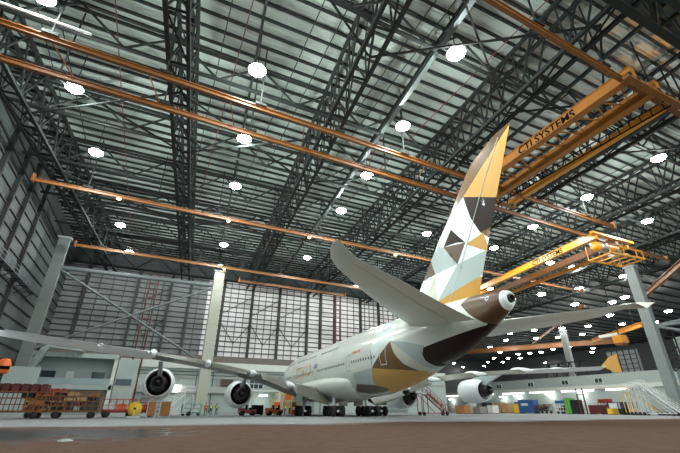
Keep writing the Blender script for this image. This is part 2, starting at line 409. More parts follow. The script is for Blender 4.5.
# purlins
pu = MB().beam((-20.9, 0, 0), (112, 0, 0), .22, .30).build('purlin', PURL, fix=False)
n = 0
y = -21.5
while y < 99.8:
    p = pu if n == 0 else pu.copy()
    if n: COL.objects.link(p)
    p.location = (0, y, ZR - .16); n += 1
    tag(p, 'dark purlin running sideways straight under the pale roof sheets', 'purlin', 'purlins under the roof sheets')
    y += 1.62
pf = MB().beam((0, 0, 0), (138, 0, 0), .3, .5).build('purlin', PURL, fix=False)
for k in range(50):
    p = pf if k == 0 else pf.copy()
    if k: COL.objects.link(p)
    p.location = (111.5, 2 + k * 4.9, ZR - .26)
    tag(p, 'thick dark roof member in the distant hall behind the aircraft tail', 'purlin', 'roof members of the distant hall')
# diagonal wind bracing under the roof
BR = 'thin diagonal wind brace between two roof trusses'
k = 0
bm_ = {}
for (x0, x1) in ((-21.6, -5.6), (-5.6, 10.5), (10.5, 27.2), (27.2, 44), (44, 60.8), (60.8, 77.5)):
    for (y0, y1) in ((10, 20.8), (32.5, 43), (54, 65), (76, 87)):
        k += 1
        t = empty('wind_brace', (0, 0, 29.5), 0, 'crossed pair of thin braces under the roof, ' + ['nearest', 'second nearest', 'second farthest', 'farthest'][k % 4 - 1] + ' pair in the ' + ['leftmost', 'second', 'third', 'fourth', 'fifth', 'sixth'][(k - 1) // 4] + ' roof bay', 'brace', 'diagonal wind braces under the roof')
        MB().beam((x0 + SK * y0, y0, 0), (x1 + SK * y1, y1, 0), .16, .16).build('brace', STEEL, t, fix=False)
        MB().beam((x1 + SK * y0, y0, -.2), (x0 + SK * y1, y1, -.2), .16, .16).build('brace', STEEL, t, fix=False)
# hanging sprinkler / conduit lines running along the depth
for x in (-15.5, -13.8, -9, 0.5, 2.2, 8, 10.2, 17, 18.6, 26, 34, 42, 51, 59):
    o = MB().tube((x, -20, 33.95), (x, 99, 33.95), .055, n=5).build('roof_pipe', MAROON if x in (2.2, 26, -9) else STEEL, fix=False)
    tag(o, 'thin pipe running under the purlins between the trusses', 'pipe', 'thin roof pipes')
pp = MB().tube((-20.6, 27.6, 28.6), (-9.5, 28.0, 28.6), .11, n=8).build('pipe', WMET); tag(pp, 'pale round pipe above the nearest orange rail at the upper left', 'pipe')

# lattice columns / portal columns
def portal(name, loc, sx, sy, h, m, label, rz=0):
    t = empty(name, loc, rz, label, 'column')
    MB().box(-sx / 2, sx / 2, -sy / 2, sy / 2, 0.25, h).build('shaft', m, t)
    b = MB(); b.box(-sx / 2 - .25, sx / 2 + .25, -sy / 2 - .25, sy / 2 + .25, 0, .25); b.build('base_plate', GSTEEL, t)
    b = MB(); b.box(-sx / 2 - .2, sx / 2 + .2, -sy / 2 - .2, sy / 2 + .2, h, h + .35); b.build('cap_plate', GSTEEL, t)
    b = MB()
    for zz in (h * .3, h * .6, h * .85): b.box(-sx / 2 - .05, sx / 2 + .05, -sy / 2 - .05, sy / 2 + .05, zz, zz + .18)
    b.build('splice_band', m, t)
    return t
portal('steel_column', (9.2, 78.4, 0), 1.9, 1.3, 26.2, BEIGE, 'tall beige box column standing free in front of the left doors')
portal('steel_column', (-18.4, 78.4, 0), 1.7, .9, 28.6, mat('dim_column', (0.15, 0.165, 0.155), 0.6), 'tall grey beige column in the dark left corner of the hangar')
portal('steel_column', (90.8, 44.6, 0), 1.3, 1.9, 28.9, GREYCOL, 'tall grey column at the far right beside the boarding steps')
portal('steel_column', (145, 102, 0), 1.6, 2.0, 28.9, GREYCOL, 'grey column in the distance behind the right wing')
BRM = mat('brace_grey', (0.13, 0.15, 0.15), 0.55)
bt = empty('wall_bracing', (0, 78.5, 0), 0, 'grey horizontal beam with crossed braces between the two left columns', 'bracing')
MB().tube((-17.7, 0, 23.3), (8.1, 0, 23.4), .42, n=12).build('horizontal_beam', BRM, bt)
MB().tube((-17.7, 0, 23.0), (7.4, 0, 9.2), .20, n=10).build('diagonal_brace', BRM, bt)
MB().tube((8.1, 0, 22.8), (-17.7, 0, 9.6), .20, n=10).build('diagonal_brace', BRM, bt)
m = empty('tube_bracing', (91, 44.6, 0), 0, 'fan of pale tubes spreading right from the far right column', 'bracing')
for q in ((118, 39.5, 22), (118, 36, 20), (118, 41, 14.5), (118, 34.5, 13)): MB().tube((1, 0, 16.5), (q[0] - 91, q[1] - 44.6, q[2]), .28, n=8).build('brace_tube', GSTEEL, m)
m = empty('ladder', (96, 45.6, 0), 0, 'zigzag steel ladder frame beside the far right column', 'ladder')
b = MB()
for s in (0, 2.0): b.beam((0, -s, 8), (0, -s, 17), .22, .22)
b.build('rail', STEEL, m); b = MB()
for k in range(5): b.beam((0, 0, 8 + k * 1.8), (0, -2, 8.9 + k * 1.8), .16, .16); b.beam((0, -2, 8.9 + k * 1.8), (0, 0, 9.8 + k * 1.8), .16, .16)
b.build('brace', STEEL, m)
# red lattice mast in front of the left doors
def mast(loc, h, wd, label):
    t = empty('pipe_riser', loc, 0, label, 'pipes')
    for s in (-1, 1): MB().tube((s * wd / 2, 0, 0), (s * wd / 2, 0, h), .16, n=8).build('pipe', MAROON, t)
    for k in range(int(h / 1.6)): MB().box(-wd / 2, wd / 2, -.06, .06, 1 + k * 1.6, 1.12 + k * 1.6).build('bracket', MAROON, t)
    return t
mast((-2.9, 93.9, 0), 29, 1.7, 'dark red twin pipe riser in front of the left hangar doors')
mast((43.2, 93.9, 0), 29, 1.2, 'dark red twin pipe riser partly hidden behind the left tailplane')
t = mast((95, 66.4, 0), 5.6, 1.6, 'red twin pipe riser beside the maroon cart on the right'); t.rotation_euler.z = pi / 2

# ------------------------------------------------------------------ crane rails and cranes
def rail(y, x0, x1, label, drops, z=27.0, zt=35.2, skew=.035):
    t = empty('crane_rail', (0, y, z), skew, label, 'crane rail')
    MB().ibeam((x0, 0, 0), (x1, 0, 0), .34, .44, .08).build('rail_beam', ORANGE, t, fix=False)
    for x in drops:
        if x0 < x < x1:
            b = MB(); b.beam((x, 0, .3), (x, 0, zt - z), .12, .12)
            b.box(x - .55, x + .55, -.3, .3, .28, .55); b.build('hanger', STEEL, t, fix=False)
    b = MB(); b.box(x0 - .12, x0 + .12, -.35, .35, -.35, .75); b.build('end_stop', ORANGE, t, fix=False)
    b = MB(); b.box(x1 - .12, x1 + .12, -.35, .35, -.35, .75); b.build('end_stop', ORANGE, t, fix=False)
    return t
DR = (-20, -12, -3.6, 4.9, 13.4, 21.8, 30.2, 38.6, 47, 55.5, 64, 72.5)
rail(28.6, -20.4, 62, 'upper of the two near orange crane rails at the upper left', DR)
rail(32.7, -20.4, 86, 'lower of the two near orange crane rails, reaching right past the fin', DR)
tb = MB()
r = empty('rail_bracing', (0, 0, 27.35), 0, 'orange diagonal struts tying the two near crane rails together', 'bracing')
for x in (-17, -12, -5, 2, 9.5, 18, 25, 35, 45): MB().beam((x, 28.9, 0), (x + 1.2, 33, 0), .09, .09).build('strut', ORANGE, r, fix=False)
rail(53.9, -17.9, 92, 'orange crane rail ending at the left wall above the raised tailplane', DR)
rail(76.6, -16.2, 88, 'farthest orange crane rail just in front of the beige column top', DR)
rail(81.5, 14, 40, 'short orange rail section behind the farthest long rail', (20, 30), z=26.2)
rail(10.6, 10, 46.5, 'orange crane rail at the upper right carrying the large bridge crane', DR)
# bridge crane 1
CRNO = mat('crane_orange', (0.36, 0.135, 0.016), 0.42, var=.12)
def girder(p, q, w, h, m, parent, nm='girder'):
    g = MB(); g.beam(p, q, w, h)
    a, b_ = Vector(p), Vector(q)
    for off in (h / 2, -h / 2): g.beam(a + Vector((0, 0, off)), b_ + Vector((0, 0, off)), w + .22, .07)
    return g.build(nm, m, parent, fix=False)
c1 = empty('bridge_crane', (32.6, 10.8, 27.1), 0, 'large orange bridge crane with three girders and lettering, right of the fin', 'bridge crane')
g1 = girder((.3, .1, .1), (.9, 21.6, -.1), .62, 1.05, CRNO, c1)
girder((3.9, .1, .1), (5.2, 21.6, -.1), .62, 1.05, CRNO, c1); g3 = girder((7.2, 1.2, 0), (8.9, 21.6, 0), .42, .6, YELL, c1)
for yy in (0.3, 21.3):
    e = MB(); e.box(-.8, 9.4, yy - .25, yy + .25, -.85, -.5); e.build('end_truck', ORANGE, c1, fix=False)
    for xx in (-.6, .6, 3.6, 4.8, 8.6):
        b = MB(); b.tube((xx, yy - .3, -.55), (xx, yy + .3, -.55), .2, n=12); b.build('wheel', DARKM, c1)
b = MB()
for k in range(8): 
    y0 = 1.5 + k * 2.3
    b.beam((.7, y0, 0), (4.2, y0 + 1.1, 0), .12, .12); b.beam((4.2, y0 + 1.1, 0), (.7, y0 + 2.3, 0), .12, .12)
b.build('cross_bracing', CRNO, c1, fix=False)
b = MB()
for k in range(20): b.box(6.0, 6.14, 1 + k, 1.05 + k, -1.0, -.2)
b.beam((6.07, .5, -.2), (6.07, 21.3, -.2), .08, .1); b.beam((6.07, .5, -1.0), (6.07, 21.3, -.9), .12, .1); b.build('festoon_cable', BLACK, c1, fix=False)
def side_text(body, size, x, y_start, z, slope, parent, m, bold=.012):
    vs, fs = text_mesh(body, size, bold=bold); wmax = max(v.x for v in vs)
    o = MB(); o.add([(x - v.x * slope, y_start - v.x, z + v.y) for v in vs], fs)
    return o.build('lettering', m, parent, fix=False)
side_text('CTI SYSTEMS', 1.22, -.02 + .0279 * 12.4 - .025, 12.4, -.45, .0279, c1, BLACK, .03)
# bridge crane 2, with hoist
c2 = empty('bridge_crane', (61.0, 33.2, 27), 0, 'distant yellow bridge crane with twin girders, above the tail cone', 'bridge crane')
A2, B2 = Vector((0, 0, -.7)), Vector((5.4, 33.5, -.7))
girder(A2, B2, .6, 1.1, YELL, c2); girder(A2 + Vector((5.2, 0, -.1)), B2 + Vector((5.2, 0, -.1)), .6, 1.1, ORANGE, c2)
girder(A2 + Vector((8.0, 0, -.6)), B2 + Vector((7.6, 0, -.6)), .3, .5, YELL, c2, 'walkway_girder')
b = MB()
for k in range(17):
    p = A2.lerp(B2, (k + .5) / 17) + Vector((6.9, 0, .2)); b.beam(p + Vector((0, 0, -.5)), p + Vector((0, 0, .8)), .08, .08)
b.beam(A2 + Vector((6.9, 0, .95)), B2 + Vector((6.9, 0, .95)), .08, .08); b.beam(A2 + Vector((6.9, 0, .3)), B2 + Vector((6.9, 0, .3)), .06, .06)
b.build('handrail', STEEL, c2, fix=False)
b = MB(); b.box(-1.0, 9.6, -.3, .3, -.55, -.15); b.build('end_truck', YELL, c2); b = MB(); b.box(3.6, 13.8, 33.0, 33.6, -.55, -.15); b.build('end_truck', YELL, c2)
d = (B2 - A2).normalized()
vs, fs = text_mesh('CTI SYSTEMS', 1.3, bold=.03)
side = Vector((-d.y, d.x, 0)) * .315
o = MB(); o.add([tuple(A2 + d * (14.0 - v.x) + side + Vector((0, 0, -.45 + v.y))) for v in vs], fs); o.build('lettering', BLACK, c2, fix=False)
cab = MB(); cab.box(4.3, 7.8, 30.8, 33.2, -3.0, -1.0); cab.build('operator_cab', YELL, c2)
cw = MB()
for k in range(3): cw.box(4.26, 4.3, 31.0 + k * .72, 31.6 + k * .72, -2.3, -1.2)
cw.build('cab_window', DGLASS, c2)
# hoist trolley on crane 2
h = empty('hoist_trolley', (63.6, 33.9, 25.4), radians(-4), 'yellow hoist trolley with silver drum hanging below the distant crane', 'hoist')
m = MB(); m.lathe([(-2.4, 0), (-2.4, .75), (2.4, .75), (2.4, 0)], 20, (0, 0, -.6)); m.build('drum', YELL, h)
m = MB(); m.lathe([(-.7, 0), (-.7, .9), (.7, .9), (.7, 0)], 20, (-.8, 0, -.6)); m.build('drum_band', METAL, h)
m = MB(); m.box(-2.0, 6.0, -2.0, -1.75, -2.5, -2.2); m.box(-2.0, 6.0, 1.75, 2.0, -2.5, -2.2)
for x in (-2, 0, 2, 4, 5.8): m.box(x, x + .2, -2, 2, -2.5, -2.3)
m.build('platform_frame', YELL, h)
m = MB()
for x in (-1.9, 1.2, 4.2, 5.7): m.box(x, x + .12, -1.95, -1.83, -2.4, -1.0); m.box(x, x + .12, 1.83, 1.95, -2.4, .2)
m.box(-1.9, 5.8, -1.95, -1.85, -1.1, -.98); m.build('platform_railing', YELL, h)
for x in (3.0, 4.8):
    m = MB(); m.lathe([(-.6, 0), (-.6, .4), (.6, .45), (.6, 0)], 14, (x, .2, -1.2)); m.build('motor', ORANGE, h)
m = MB(); m.box(1.6, 2.6, -.8, .8, -1.9, -.9); m.build('gear_case', METAL, h)
# distant cranes and rails
def fbeam(p, q, w, hh, m, label, cat='crane girder'):
    g = MB(); g.ibeam(p, q, w, hh, .15)
    o = tag(g.build(cat.replace(' ', '_'), m, fix=False), label, cat)
    for k in (.12, .5, .88):
        c_ = Vector(p).lerp(Vector(q), k); MB().box(c_.x - .06, c_.x + .06, c_.y - .06, c_.y + .06, c_.z + hh / 2, 35.45).build('hanger', STEEL, o)
    return o
fbeam((114, 57, 27), (88, 33, 27), .8, 1.0, ORANGE, 'orange rail slanting up behind the right column', 'crane rail')
fbeam((180, 98, 27.5), (138, 160, 27), 1.2, 2.0, ORANGE, 'long rusty orange girder far off behind the tail cone and right wing')
fbeam((124, 63, 22.8), (140, 88, 23), .9, 1.2, YELL, 'small yellow crane girder left of the far right column')
fbeam((105, 66, 26.9), (150, 121, 27), .5, .6, ORANGE, 'thin orange rail running into the distance right of the tail cone', 'crane rail')
h = empty('hoist_block', (118, 66.5, 17.8), 0, 'yellow hoist block hanging in front of the distant grey shutter', 'hoist')
MB().box(-1.2, 1.2, -1.3, 1.3, 0, 2.0).build('block', YELL, h); MB().box(-.8, .8, .2, 5.2, 2.0, 2.8).build('trolley_frame', OFFW, h)
MB().tube((0, 0, 2), (0, 0, 17.62), .12).build('cable', STEEL, h); MB().box(-1.1, 1.1, -1.1, 1.1, -.5, 0).build('hook_block', ORANGE, h)

# ------------------------------------------------------------------ lamps
def make_lamp():
    t = empty('high_bay_lamp', (0, 0, 0))
    m = MB(); m.lathe([(.82, 0), (.82, .14), (.70, .22), (.62, .38), (0.0, .80), (-.04, .84)], 20, axis='z'); m.build('reflector', GSTEEL, t)
    m = MB(); m.lathe([(.02, .76), (-.16, .70), (-.34, .48), (-.42, .0)], 16, axis='z'); m.build('lens', EMW, t)
    m = MB(); m.tube((0, 0, .9), (0, 0, 5.56), .05, n=6); m.build('stem', STEEL, t)
    return t
lamp0 = make_lamp(); first = True
ld = bpy.data.lights.new('lamp_light', 'POINT'); ld.energy = LAMP_W; ld.shadow_soft_size = .25; ld.color = (.92, 1.0, .97)
ROWS = [('leftmost row', -15.1, .08, (27, 37, 48.3, 70.5, 84)), ('second row from the left', 1.15, .102, (5, 16, 27, 37.7, 48.9, 71.8, 85)), ('third row, left of the fin', 17.7, .111, (6, 17.5, 27.8, 38.4, 49.2, 71.5)),
 ('row above the fuselage', 36.0, .1, (-5, 50.6, 72.3, 86)), ('row right of the fin', 51.4, .115, (19, 29.4, 40.2, 50.4, 72)), ('far right row', 67.4, .14, (30.3, 40.5, 51.5, 72))]
ordn = ['nearest', 'second', 'third', 'fourth', 'fifth', 'sixth', 'seventh', 'eighth']
for nm_, x0_, sl_, ys in ROWS:
    for i, y in enumerate(ys):
        t = lamp0 if first else copy_tree(lamp0); first = False
        t.location = (x0_ + sl_ * y, y, 29.9)
        tag(t, 'glaring white high bay lamp, %s in the %s' % (ordn[i], nm_), 'lamp', 'high bay lamps over the aircraft')
        lo = bpy.data.objects.new('lamp_light', ld); COL.objects.link(lo); lo.parent = t; lo.location = (0, 0, -.95)
FAR = [(82.3,51.4),(94.7,70.3),(113.5,73.7),(122.3,109.5),(137.7,109.0),(154.5,122.2),(134.3,118.2),(146.8,132.2),(144.0,101.3),(161.0,116.1),(179.5,133.2),(149.4,94.2),(163.5,106.6),(156.5,152.0),(175.7,163.9),(193.5,186.1),(194.1,159.5),(191.5,165.7),(196.1,153.8),(191.7,142.8),(192.7,134.2),(207.1,131.1),(221.3,141.3),(206.7,204.7),(201.3,182.3),(215.8,200.2),(208.0,179.0),(223.7,226.1),(244,190),(118.8,62.2),(121.2,67.3),(149.0,66.7),(164.2,78.7),(138.0,78.6),(157.1,86.2),(190.4,219.9),(215.0,238.8),(99,50.5),(99,62)]
tf = empty('far_lamp'); m = MB(); m.lathe([(.9, .2), (.3, 1.0), (0, 1.1)], 14, axis='z'); m.build('reflector', GSTEEL, tf)
m = MB(); m.lathe([(0, 1.05), (-.3, .85), (-.5, 0)], 12, axis='z'); m.build('lens', EMFAR, tf)
MB().tube((0, 0, .8), (0, 0, 5.42), .05, n=5).build('stem', STEEL, tf)
for i, (x, y) in enumerate(FAR):
    t = tf if i == 0 else copy_tree(tf); t.location = (x, y, 30)
    tag(t, 'small distant white roof lamp in the hall behind the tail', 'lamp', 'distant roof lamps')
lf = bpy.data.lights.new('far_lamp_light', 'POINT'); lf.energy = 1500; lf.shadow_soft_size = .5; lf.color = (1, .96, .9)
for i in (0, 1, 2, 3, 7, 11, 16, 21, 31, 33):
    lo = bpy.data.objects.new('far_lamp_light', lf); COL.objects.link(lo); lo.location = (FAR[i][0], FAR[i][1], 29.2)
# amber lamps on the rails
WL = [((-8.2, 53.61, 27), 'left end of the middle rail'), ((6.5, 54.13, 27), 'middle rail above the beige column'), ((19.8, 54.59, 27), 'middle rail left of the raised tailplane tip'), ((37, 55.2, 27), 'middle rail just left of the fin'), ((9.8, 76.94, 27), 'top of the beige column')]
for p, l in WL:
    t = empty('rail_lamp', p, 0, 'small amber lamp on the orange rail, ' + l, 'lamp', 'amber lamps on the crane rails')
    MB().box(-.28, .28, -.28, .02, -.34, -.05).build('housing', ORANGE, t)
    m = MB(); m.lathe([(-.34, .26), (-.5, .2), (-.56, 0)], 12, (0, -.13, 0), 'z'); m.build('lens', EMO, t)
t = empty('flood_lamp', (43.5, 3.6, 31.2), 0, 'warm orange flood lamp tucked into the steelwork at the top right corner', 'lamp')
MB().box(-.4, .4, -.3, .3, 0, .5).build('housing', ORANGE, t); MB().box(-.35, .35, -.25, .25, -.06, 0).build('lens', EMO, t)
so = bpy.data.lights.new('flood_lamp_light', 'POINT'); so.energy = 2600; so.color = (1, .42, .12); so.shadow_soft_size = .3
lo = bpy.data.objects.new('flood_lamp_light', so); COL.objects.link(lo); lo.parent = t; lo.location = (0, 0, -.5)
# wall lamps low down
SL = [((-4.5, YA - 1.0, 6.9), 'left annex wall above the red platform cart'), ((5.6, YA - 1.0, 5.3), 'annex wall behind the left outboard engine'), ((25.2, YA + 1.5, 3.8), 'inside the garage opening'), ((XB - 1.2, 130, 4.5), 'service building wall behind the right outboard engine'), ((XB - 1.2, 104, 4.8), 'service building wall left of the blue container'), ((XB - 1.2, 98, 4.9), 'service building wall above the blue container'), ((XB - 1.2, 86, 5.2), 'service building wall above the brown cart'), ((XB - 1.2, 76, 5.2), 'service building wall left of the red pipes'), ((XB - 1.2, 60.5, 5.4), 'service building wall left of the boarding steps')]
sp = bpy.data.lights.new('wall_lamp_light', 'POINT'); sp.energy = 130; sp.shadow_soft_size = .4; sp.color = (.95, 1, .93)
for p, l in SL:
    rz = 0 if p[0] < 60 else pi / 2
    t = empty('wall_lamp', p, rz, 'bright fluorescent wall lamp on the ' + l, 'lamp', 'fluorescent wall lamps')
    MB().box(-1.1, 1.1, -.25, .25, .05, .3).build('housing', WMET, t); MB().box(-1.0, 1.0, -.2, .2, -.15, .05).build('tube', EMSOFT, t)
    b = MB(); b.box(-.08, .08, 0, 1.0, .2, .3) if rz == 0 else b.box(-.08, .08, -1.2, 0, .2, .3); b.build('bracket', WMET, t)
    lo = bpy.data.objects.new('wall_lamp_light', sp); COL.objects.link(lo); lo.parent = t; lo.location = (0, -.3 if rz == 0 else .3, -.6)

# ------------------------------------------------------------------ AIRCRAFT
AZ = YAW - 0.375
AX0, AY0 = 93.012, -23.955
fw = Vector((sin(AZ), cos(AZ), 0)); rt = Vector((cos(AZ), -sin(AZ), 0))
nose = fw * AX0 - rt * AY0
AC = empty('airliner', (nose.x, nose.y, 0), atan2(-cos(AZ), -sin(AZ)), 'huge double deck airliner with gold, bronze and white faceted tail, seen from behind', 'aircraft')
# local axes: x aft from the nose, y to starboard, z up
ST = [(0,5.15,4.85,.12),(0.6,6.2,4.1,1.0),(1.6,7.1,3.6,1.62),(3.2,8.25,3.1,2.3),(5.5,9.55,2.7,2.92),(8,10.35,2.45,3.3),(11,10.75,2.35,3.5),(14,10.85,2.35,3.57),
(25,10.85,2.35,3.57),(43,10.85,2.35,3.57),(47,10.85,2.5,3.5),(51,10.82,2.95,3.3),(55,10.75,3.65,2.98),(59.5,10.62,4.8,2.45),(63.3,10.45,5.7,1.95),(66.3,10.25,6.8,1.45),(68.4,10.0,7.7,1.05),(69.3,9.88,8.15,.80),(69.75,9.8,8.4,.62)]
def HH(x, k):
    n = len(ST); i = 0
    while i < n - 2 and x > ST[i + 1][0]: i += 1
    dd = [(ST[j + 1][k] - ST[j][k]) / (ST[j + 1][0] - ST[j][0]) for j in range(n - 1)]
    def mm(j):
        if j == 0: return dd[0] * 1.5
        if j == n - 1: return dd[-1]
        if dd[j - 1] * dd[j] <= 0: return 0.0
        return 2 * dd[j - 1] * dd[j] / (dd[j - 1] + dd[j])
    h_ = ST[i + 1][0] - ST[i][0]; t = (x - ST[i][0]) / h_
    return ((2*t**3-3*t**2+1)*ST[i][k]+(t**3-2*t**2+t)*h_*mm(i)+(-2*t**3+3*t**2)*ST[i+1][k]+(t**3-t**2)*h_*mm(i+1))
def section(x):
    zt, zb, hw = HH(x, 1), HH(x, 2), HH(x, 3); return zt, zb, hw, zb + (zt - zb) * .47
def fus_point(x, th):
    zt, zb, hw, zc = section(x); s = sin(th)
    return Vector((x, hw * cos(th), zc + (zt - zc if s > 0 else zc - zb) * s))
def side_point(x, z, off=.03, sgn=-1):
    zt, zb, hw, zc = section(x); r = (zt - zc) if z > zc else (zc - zb)
    q = max(-.999, min(.999, (z - zc) / r)); y = hw * sqrt(1 - q * q)
    n = Vector((0, y / hw ** 2, (z - zc) / r ** 2)).normalized()
    e = .3; zt2, zb2, hw2, zc2 = section(min(69.75, x + e)); r2_ = (zt2 - zc2) if z > zc2 else (zc2 - zb2)
    q2 = max(-.999, min(.999, (z - zc2) / r2_)); n.x = -(hw2 * sqrt(1 - q2 * q2) - y) / e * n.y; n.normalize()
    p = Vector((x, y, z)) + n * off
    return Vector((p.x, sgn * p.y, p.z))

def in_poly(x, z, poly):
    c_ = False; n = len(poly)
    for i in range(n):
        x1, z1 = poly[i]; x2, z2 = poly[(i + 1) % n]
        if (z1 > z) != (z2 > z) and x < (x2 - x1) * (z - z1) / (z2 - z1) + x1: c_ = not c_
    return c_

def painted(name, mb, polys, base, parent, xmin=-1e9, base_fn=None):
    """cut the surface along the facet outlines (drawn in side view) and paint the facets"""
    me = bpy.data.meshes.new(name); me.from_pydata(mb.v, [], mb.f)
    bm = bmesh.new(); bm.from_mesh(me); bmesh.ops.remove_doubles(bm, verts=bm.verts, dist=1e-4); bmesh.ops.recalc_face_normals(bm, faces=bm.faces)
    for poly, _m in polys:
        n = len(poly)
        for i in range(n):
            (x1, z1), (x2, z2) = poly[i], poly[(i + 1) % n]
            lox, hix = min(x1, x2) - .35, max(x1, x2) + .35; loz, hiz = min(z1, z2) - .35, max(z1, z2) + .35
            fs = [f for f in bm.faces if xmin < f.calc_center_median().x and lox - .4 < f.calc_center_median().x < hix + .4 and loz - .4 < f.calc_center_median().z < hiz + .4]
            if not fs: continue
            ge = set(fs)
            for f in fs: ge.update(f.edges); ge.update(f.verts)
            bmesh.ops.bisect_plane(bm, geom=list(ge), plane_co=(x1, 0, z1), plane_no=(-(z2 - z1), 0, x2 - x1), dist=1e-5)
    mats = [base]
    for _p, m_ in polys:
        if m_ not in mats: mats.append(m_)
    for f in bm.faces:
        ce = f.calc_center_median(); k = 0
        if ce.x > xmin:
            for poly, m_ in polys:
                if in_poly(ce.x, ce.z, poly): k = mats.index(m_)
        f.material_index = k; f.smooth = True
    bm.to_mesh(me); bm.free()
    for m_ in mats: me.materials.append(m_)
    o = bpy.data.objects.new(name, me); COL.objects.link(o); o.parent = parent
    return o

m = MB(); N = 72
xs = [0.0, .15, .35, .6, 1.0, 1.5] + [2 + .6 * i for i in range(75)] + [46.5 + .4 * i for i in range(60)]
xs = sorted(set(round(v, 3) for v in xs if v < 69.75)) + [69.75]
vs = [fus_point(x, 2 * pi * i / N) for x in xs for i in range(N)]
fs = [(k * N + i, k * N + (i + 1) % N, (k + 1) * N + (i + 1) % N, (k + 1) * N + i) for k in range(len(xs) - 1) for i in range(N)]
m.add(vs, fs, True); m.add([fus_point(0, 2 * pi * i / N) for i in range(N)], [tuple(range(N))])
FP = [
 ([(57.2,3.2),(60.4,4.6),(59.6,5.9),(60.25,6.58),(58.6,7.1),(57.3,7.45),(54.8,7.74),(51.2,8.9),(50.0,9.6),(52.5,10.2),(55,9.6)], PALE),
 ([(51.3,8.76),(54.8,7.74),(50.39,5.29),(50.2,6.9)], PALE),
 ([(45.3,5.1),(50.39,5.29),(51.0,6.2),(50.4,7.6),(50.39,5.29),(49.4,3.2),(48.2,2.2),(45.0,3.4)], CYANG),
 ([(54.8,7.74),(57.7,7.27),(60.25,6.58),(59.6,6.1),(59.3,5.2),(59.6,4.4),(58.6,4.6),(58.2,5.2),(57.33,6.19)], CYANG),
 ([(54.8,7.74),(57.33,6.19),(58.2,5.2),(58.6,4.4),(57.4,4.0),(57.0,4.6),(56.3,5.22),(55.41,6.39)], CREAM),
 ([(50.39,5.29),(52.74,5.01),(54.82,4.79),(57.04,4.54),(57.9,4.45),(56.5,3.7),(54.6,2.6),(51.5,2.0),(49.3,2.6),(49.3,3.9)], GOLD),
 ([(54.8,7.74),(50.39,5.29),(52.74,5.01),(54.82,4.79),(57.04,4.54),(57.4,4.5),(56.3,5.22),(55.41,6.39)], BRONZE),
 ([(45.0,3.85),(49.2,3.5),(50.6,3.1),(49.6,2.85),(46,2.62),(43.5,3.0)], DBRON),
 ([(67.3,7.35),(64.33,6.95),(60.0,6.42),(59.43,5.9),(59.21,5.32),(59.6,4.2),(62.3,4.6),(66.5,6.2),(69.9,7.9),(69.3,8.3)], DBROWN),
 ([(65.3,9.5),(66.3,10.6),(69.45,10.4),(69.45,9.3),(69.45,8.7),(69.5,8.0),(67.9,7.35),(67.4,7.5),(66.5,8.3)], DBRON),
 ([(61.0,4.3),(64.0,5.3),(64.5,5.95),(62,5.35),(60.2,5.0)], DBRON),
]
fus = painted('fuselage', m, FP, WHITE, AC, xmin=42.0)
# belly fairing
m = MB(); vs = []; NB = 40; xb = [18 + 26 * i / 36 for i in range(37)]
for x in xb:
    t = (x - 31) / 13.0; e = max(0.0, 1 - abs(t) ** 2.6) ** .5
    for i in range(NB):
        a = 2 * pi * i / NB; vs.append((x, (2.6 + 1.55 * e) * cos(a), 4.2 + (1.2 + .4 * e if sin(a) > 0 else 1.5 + .95 * e) * sin(a) * (e ** .3 if e > 0 else 0.0)))
fs = [(k * NB + i, k * NB + (i + 1) % NB, (k + 1) * NB + (i + 1) % NB, (k + 1) * NB + i) for k in range(36) for i in range(NB)]
m.add(vs, fs, True); m.build('belly_fairing', mat('belly_white', (.78, .81, .74), .25, var=.04, coat=.3), AC)
# tail cone cap (auxiliary power exhaust)
cap = MB(); vs = []
for x, s in ((69.42, 1.02), (69.6, 1.02), (69.9, .84), (69.97, .70), (69.8, .5)):
    for i in range(32):
        p = fus_point(min(x, 69.75), 2 * pi * i / 32); zc = section(min(x, 69.75))[3]; vs.append((x, p.y * s, zc + (p.z - zc) * s))
cap.add(vs, [(k * 32 + i, k * 32 + (i + 1) % 32, (k + 1) * 32 + (i + 1) % 32, (k + 1) * 32 + i) for k in range(4) for i in range(32)], True)
cap.build('tail_cone_cap', PALE, AC)
e = MB(); e.lathe([(69.7, 0), (69.7, .30), (70.08, .32), (70.08, .25), (69.8, .24)], 20, (0, 0, 9.08)); e.build('exhaust_outlet', DARKM, AC)
# windows, doors, lettering placed on the skin
wm = MB(); a = .13; b_ = .19
wm.add([(cos(2 * pi * i / 10) * a, 0, sin(2 * pi * i / 10) * b_) for i in range(10)], [tuple(range(10))])
w0 = None
def put_on_skin(obj, x, z, sgn=-1, off=.025):
    p = side_point(x, z, off, sgn); p2 = side_point(x + .2, z, off, sgn); p3 = side_point(x, z + .2, off, sgn)
    ax = (p2 - p).normalized(); az = (p3 - p); az = (az - ax * az.dot(ax)).normalized(); ay = az.cross(ax)
    obj.matrix_local = Matrix(((ax.x, ay.x, az.x, p.x), (ax.y, ay.y, az.y, p.y), (ax.z, ay.z, az.z, p.z), (0, 0, 0, 1)))
WINM = mat('cabin_glass', (.03, .035, .045), .15)
xsw = [8.5 + .66 * i for i in range(66)]
cnt = 0
for zrow in (6.42, 9.0):
    for x in xsw:
        if zrow > 9 - .01 and x > 46: continue
        if any(abs(x - dx) < .9 for dx in (16.2, 30.3, 44.2)): continue
        if cnt >= 98: break
        if w0 is None: w0 = wm.build('cabin_window', WINM, AC, fix=False); o = w0
        else: o = w0.copy(); COL.objects.link(o); o.parent = AC
        put_on_skin(o, x, zrow); cnt += 1
        if zrow < 7 and x > 51.0: break
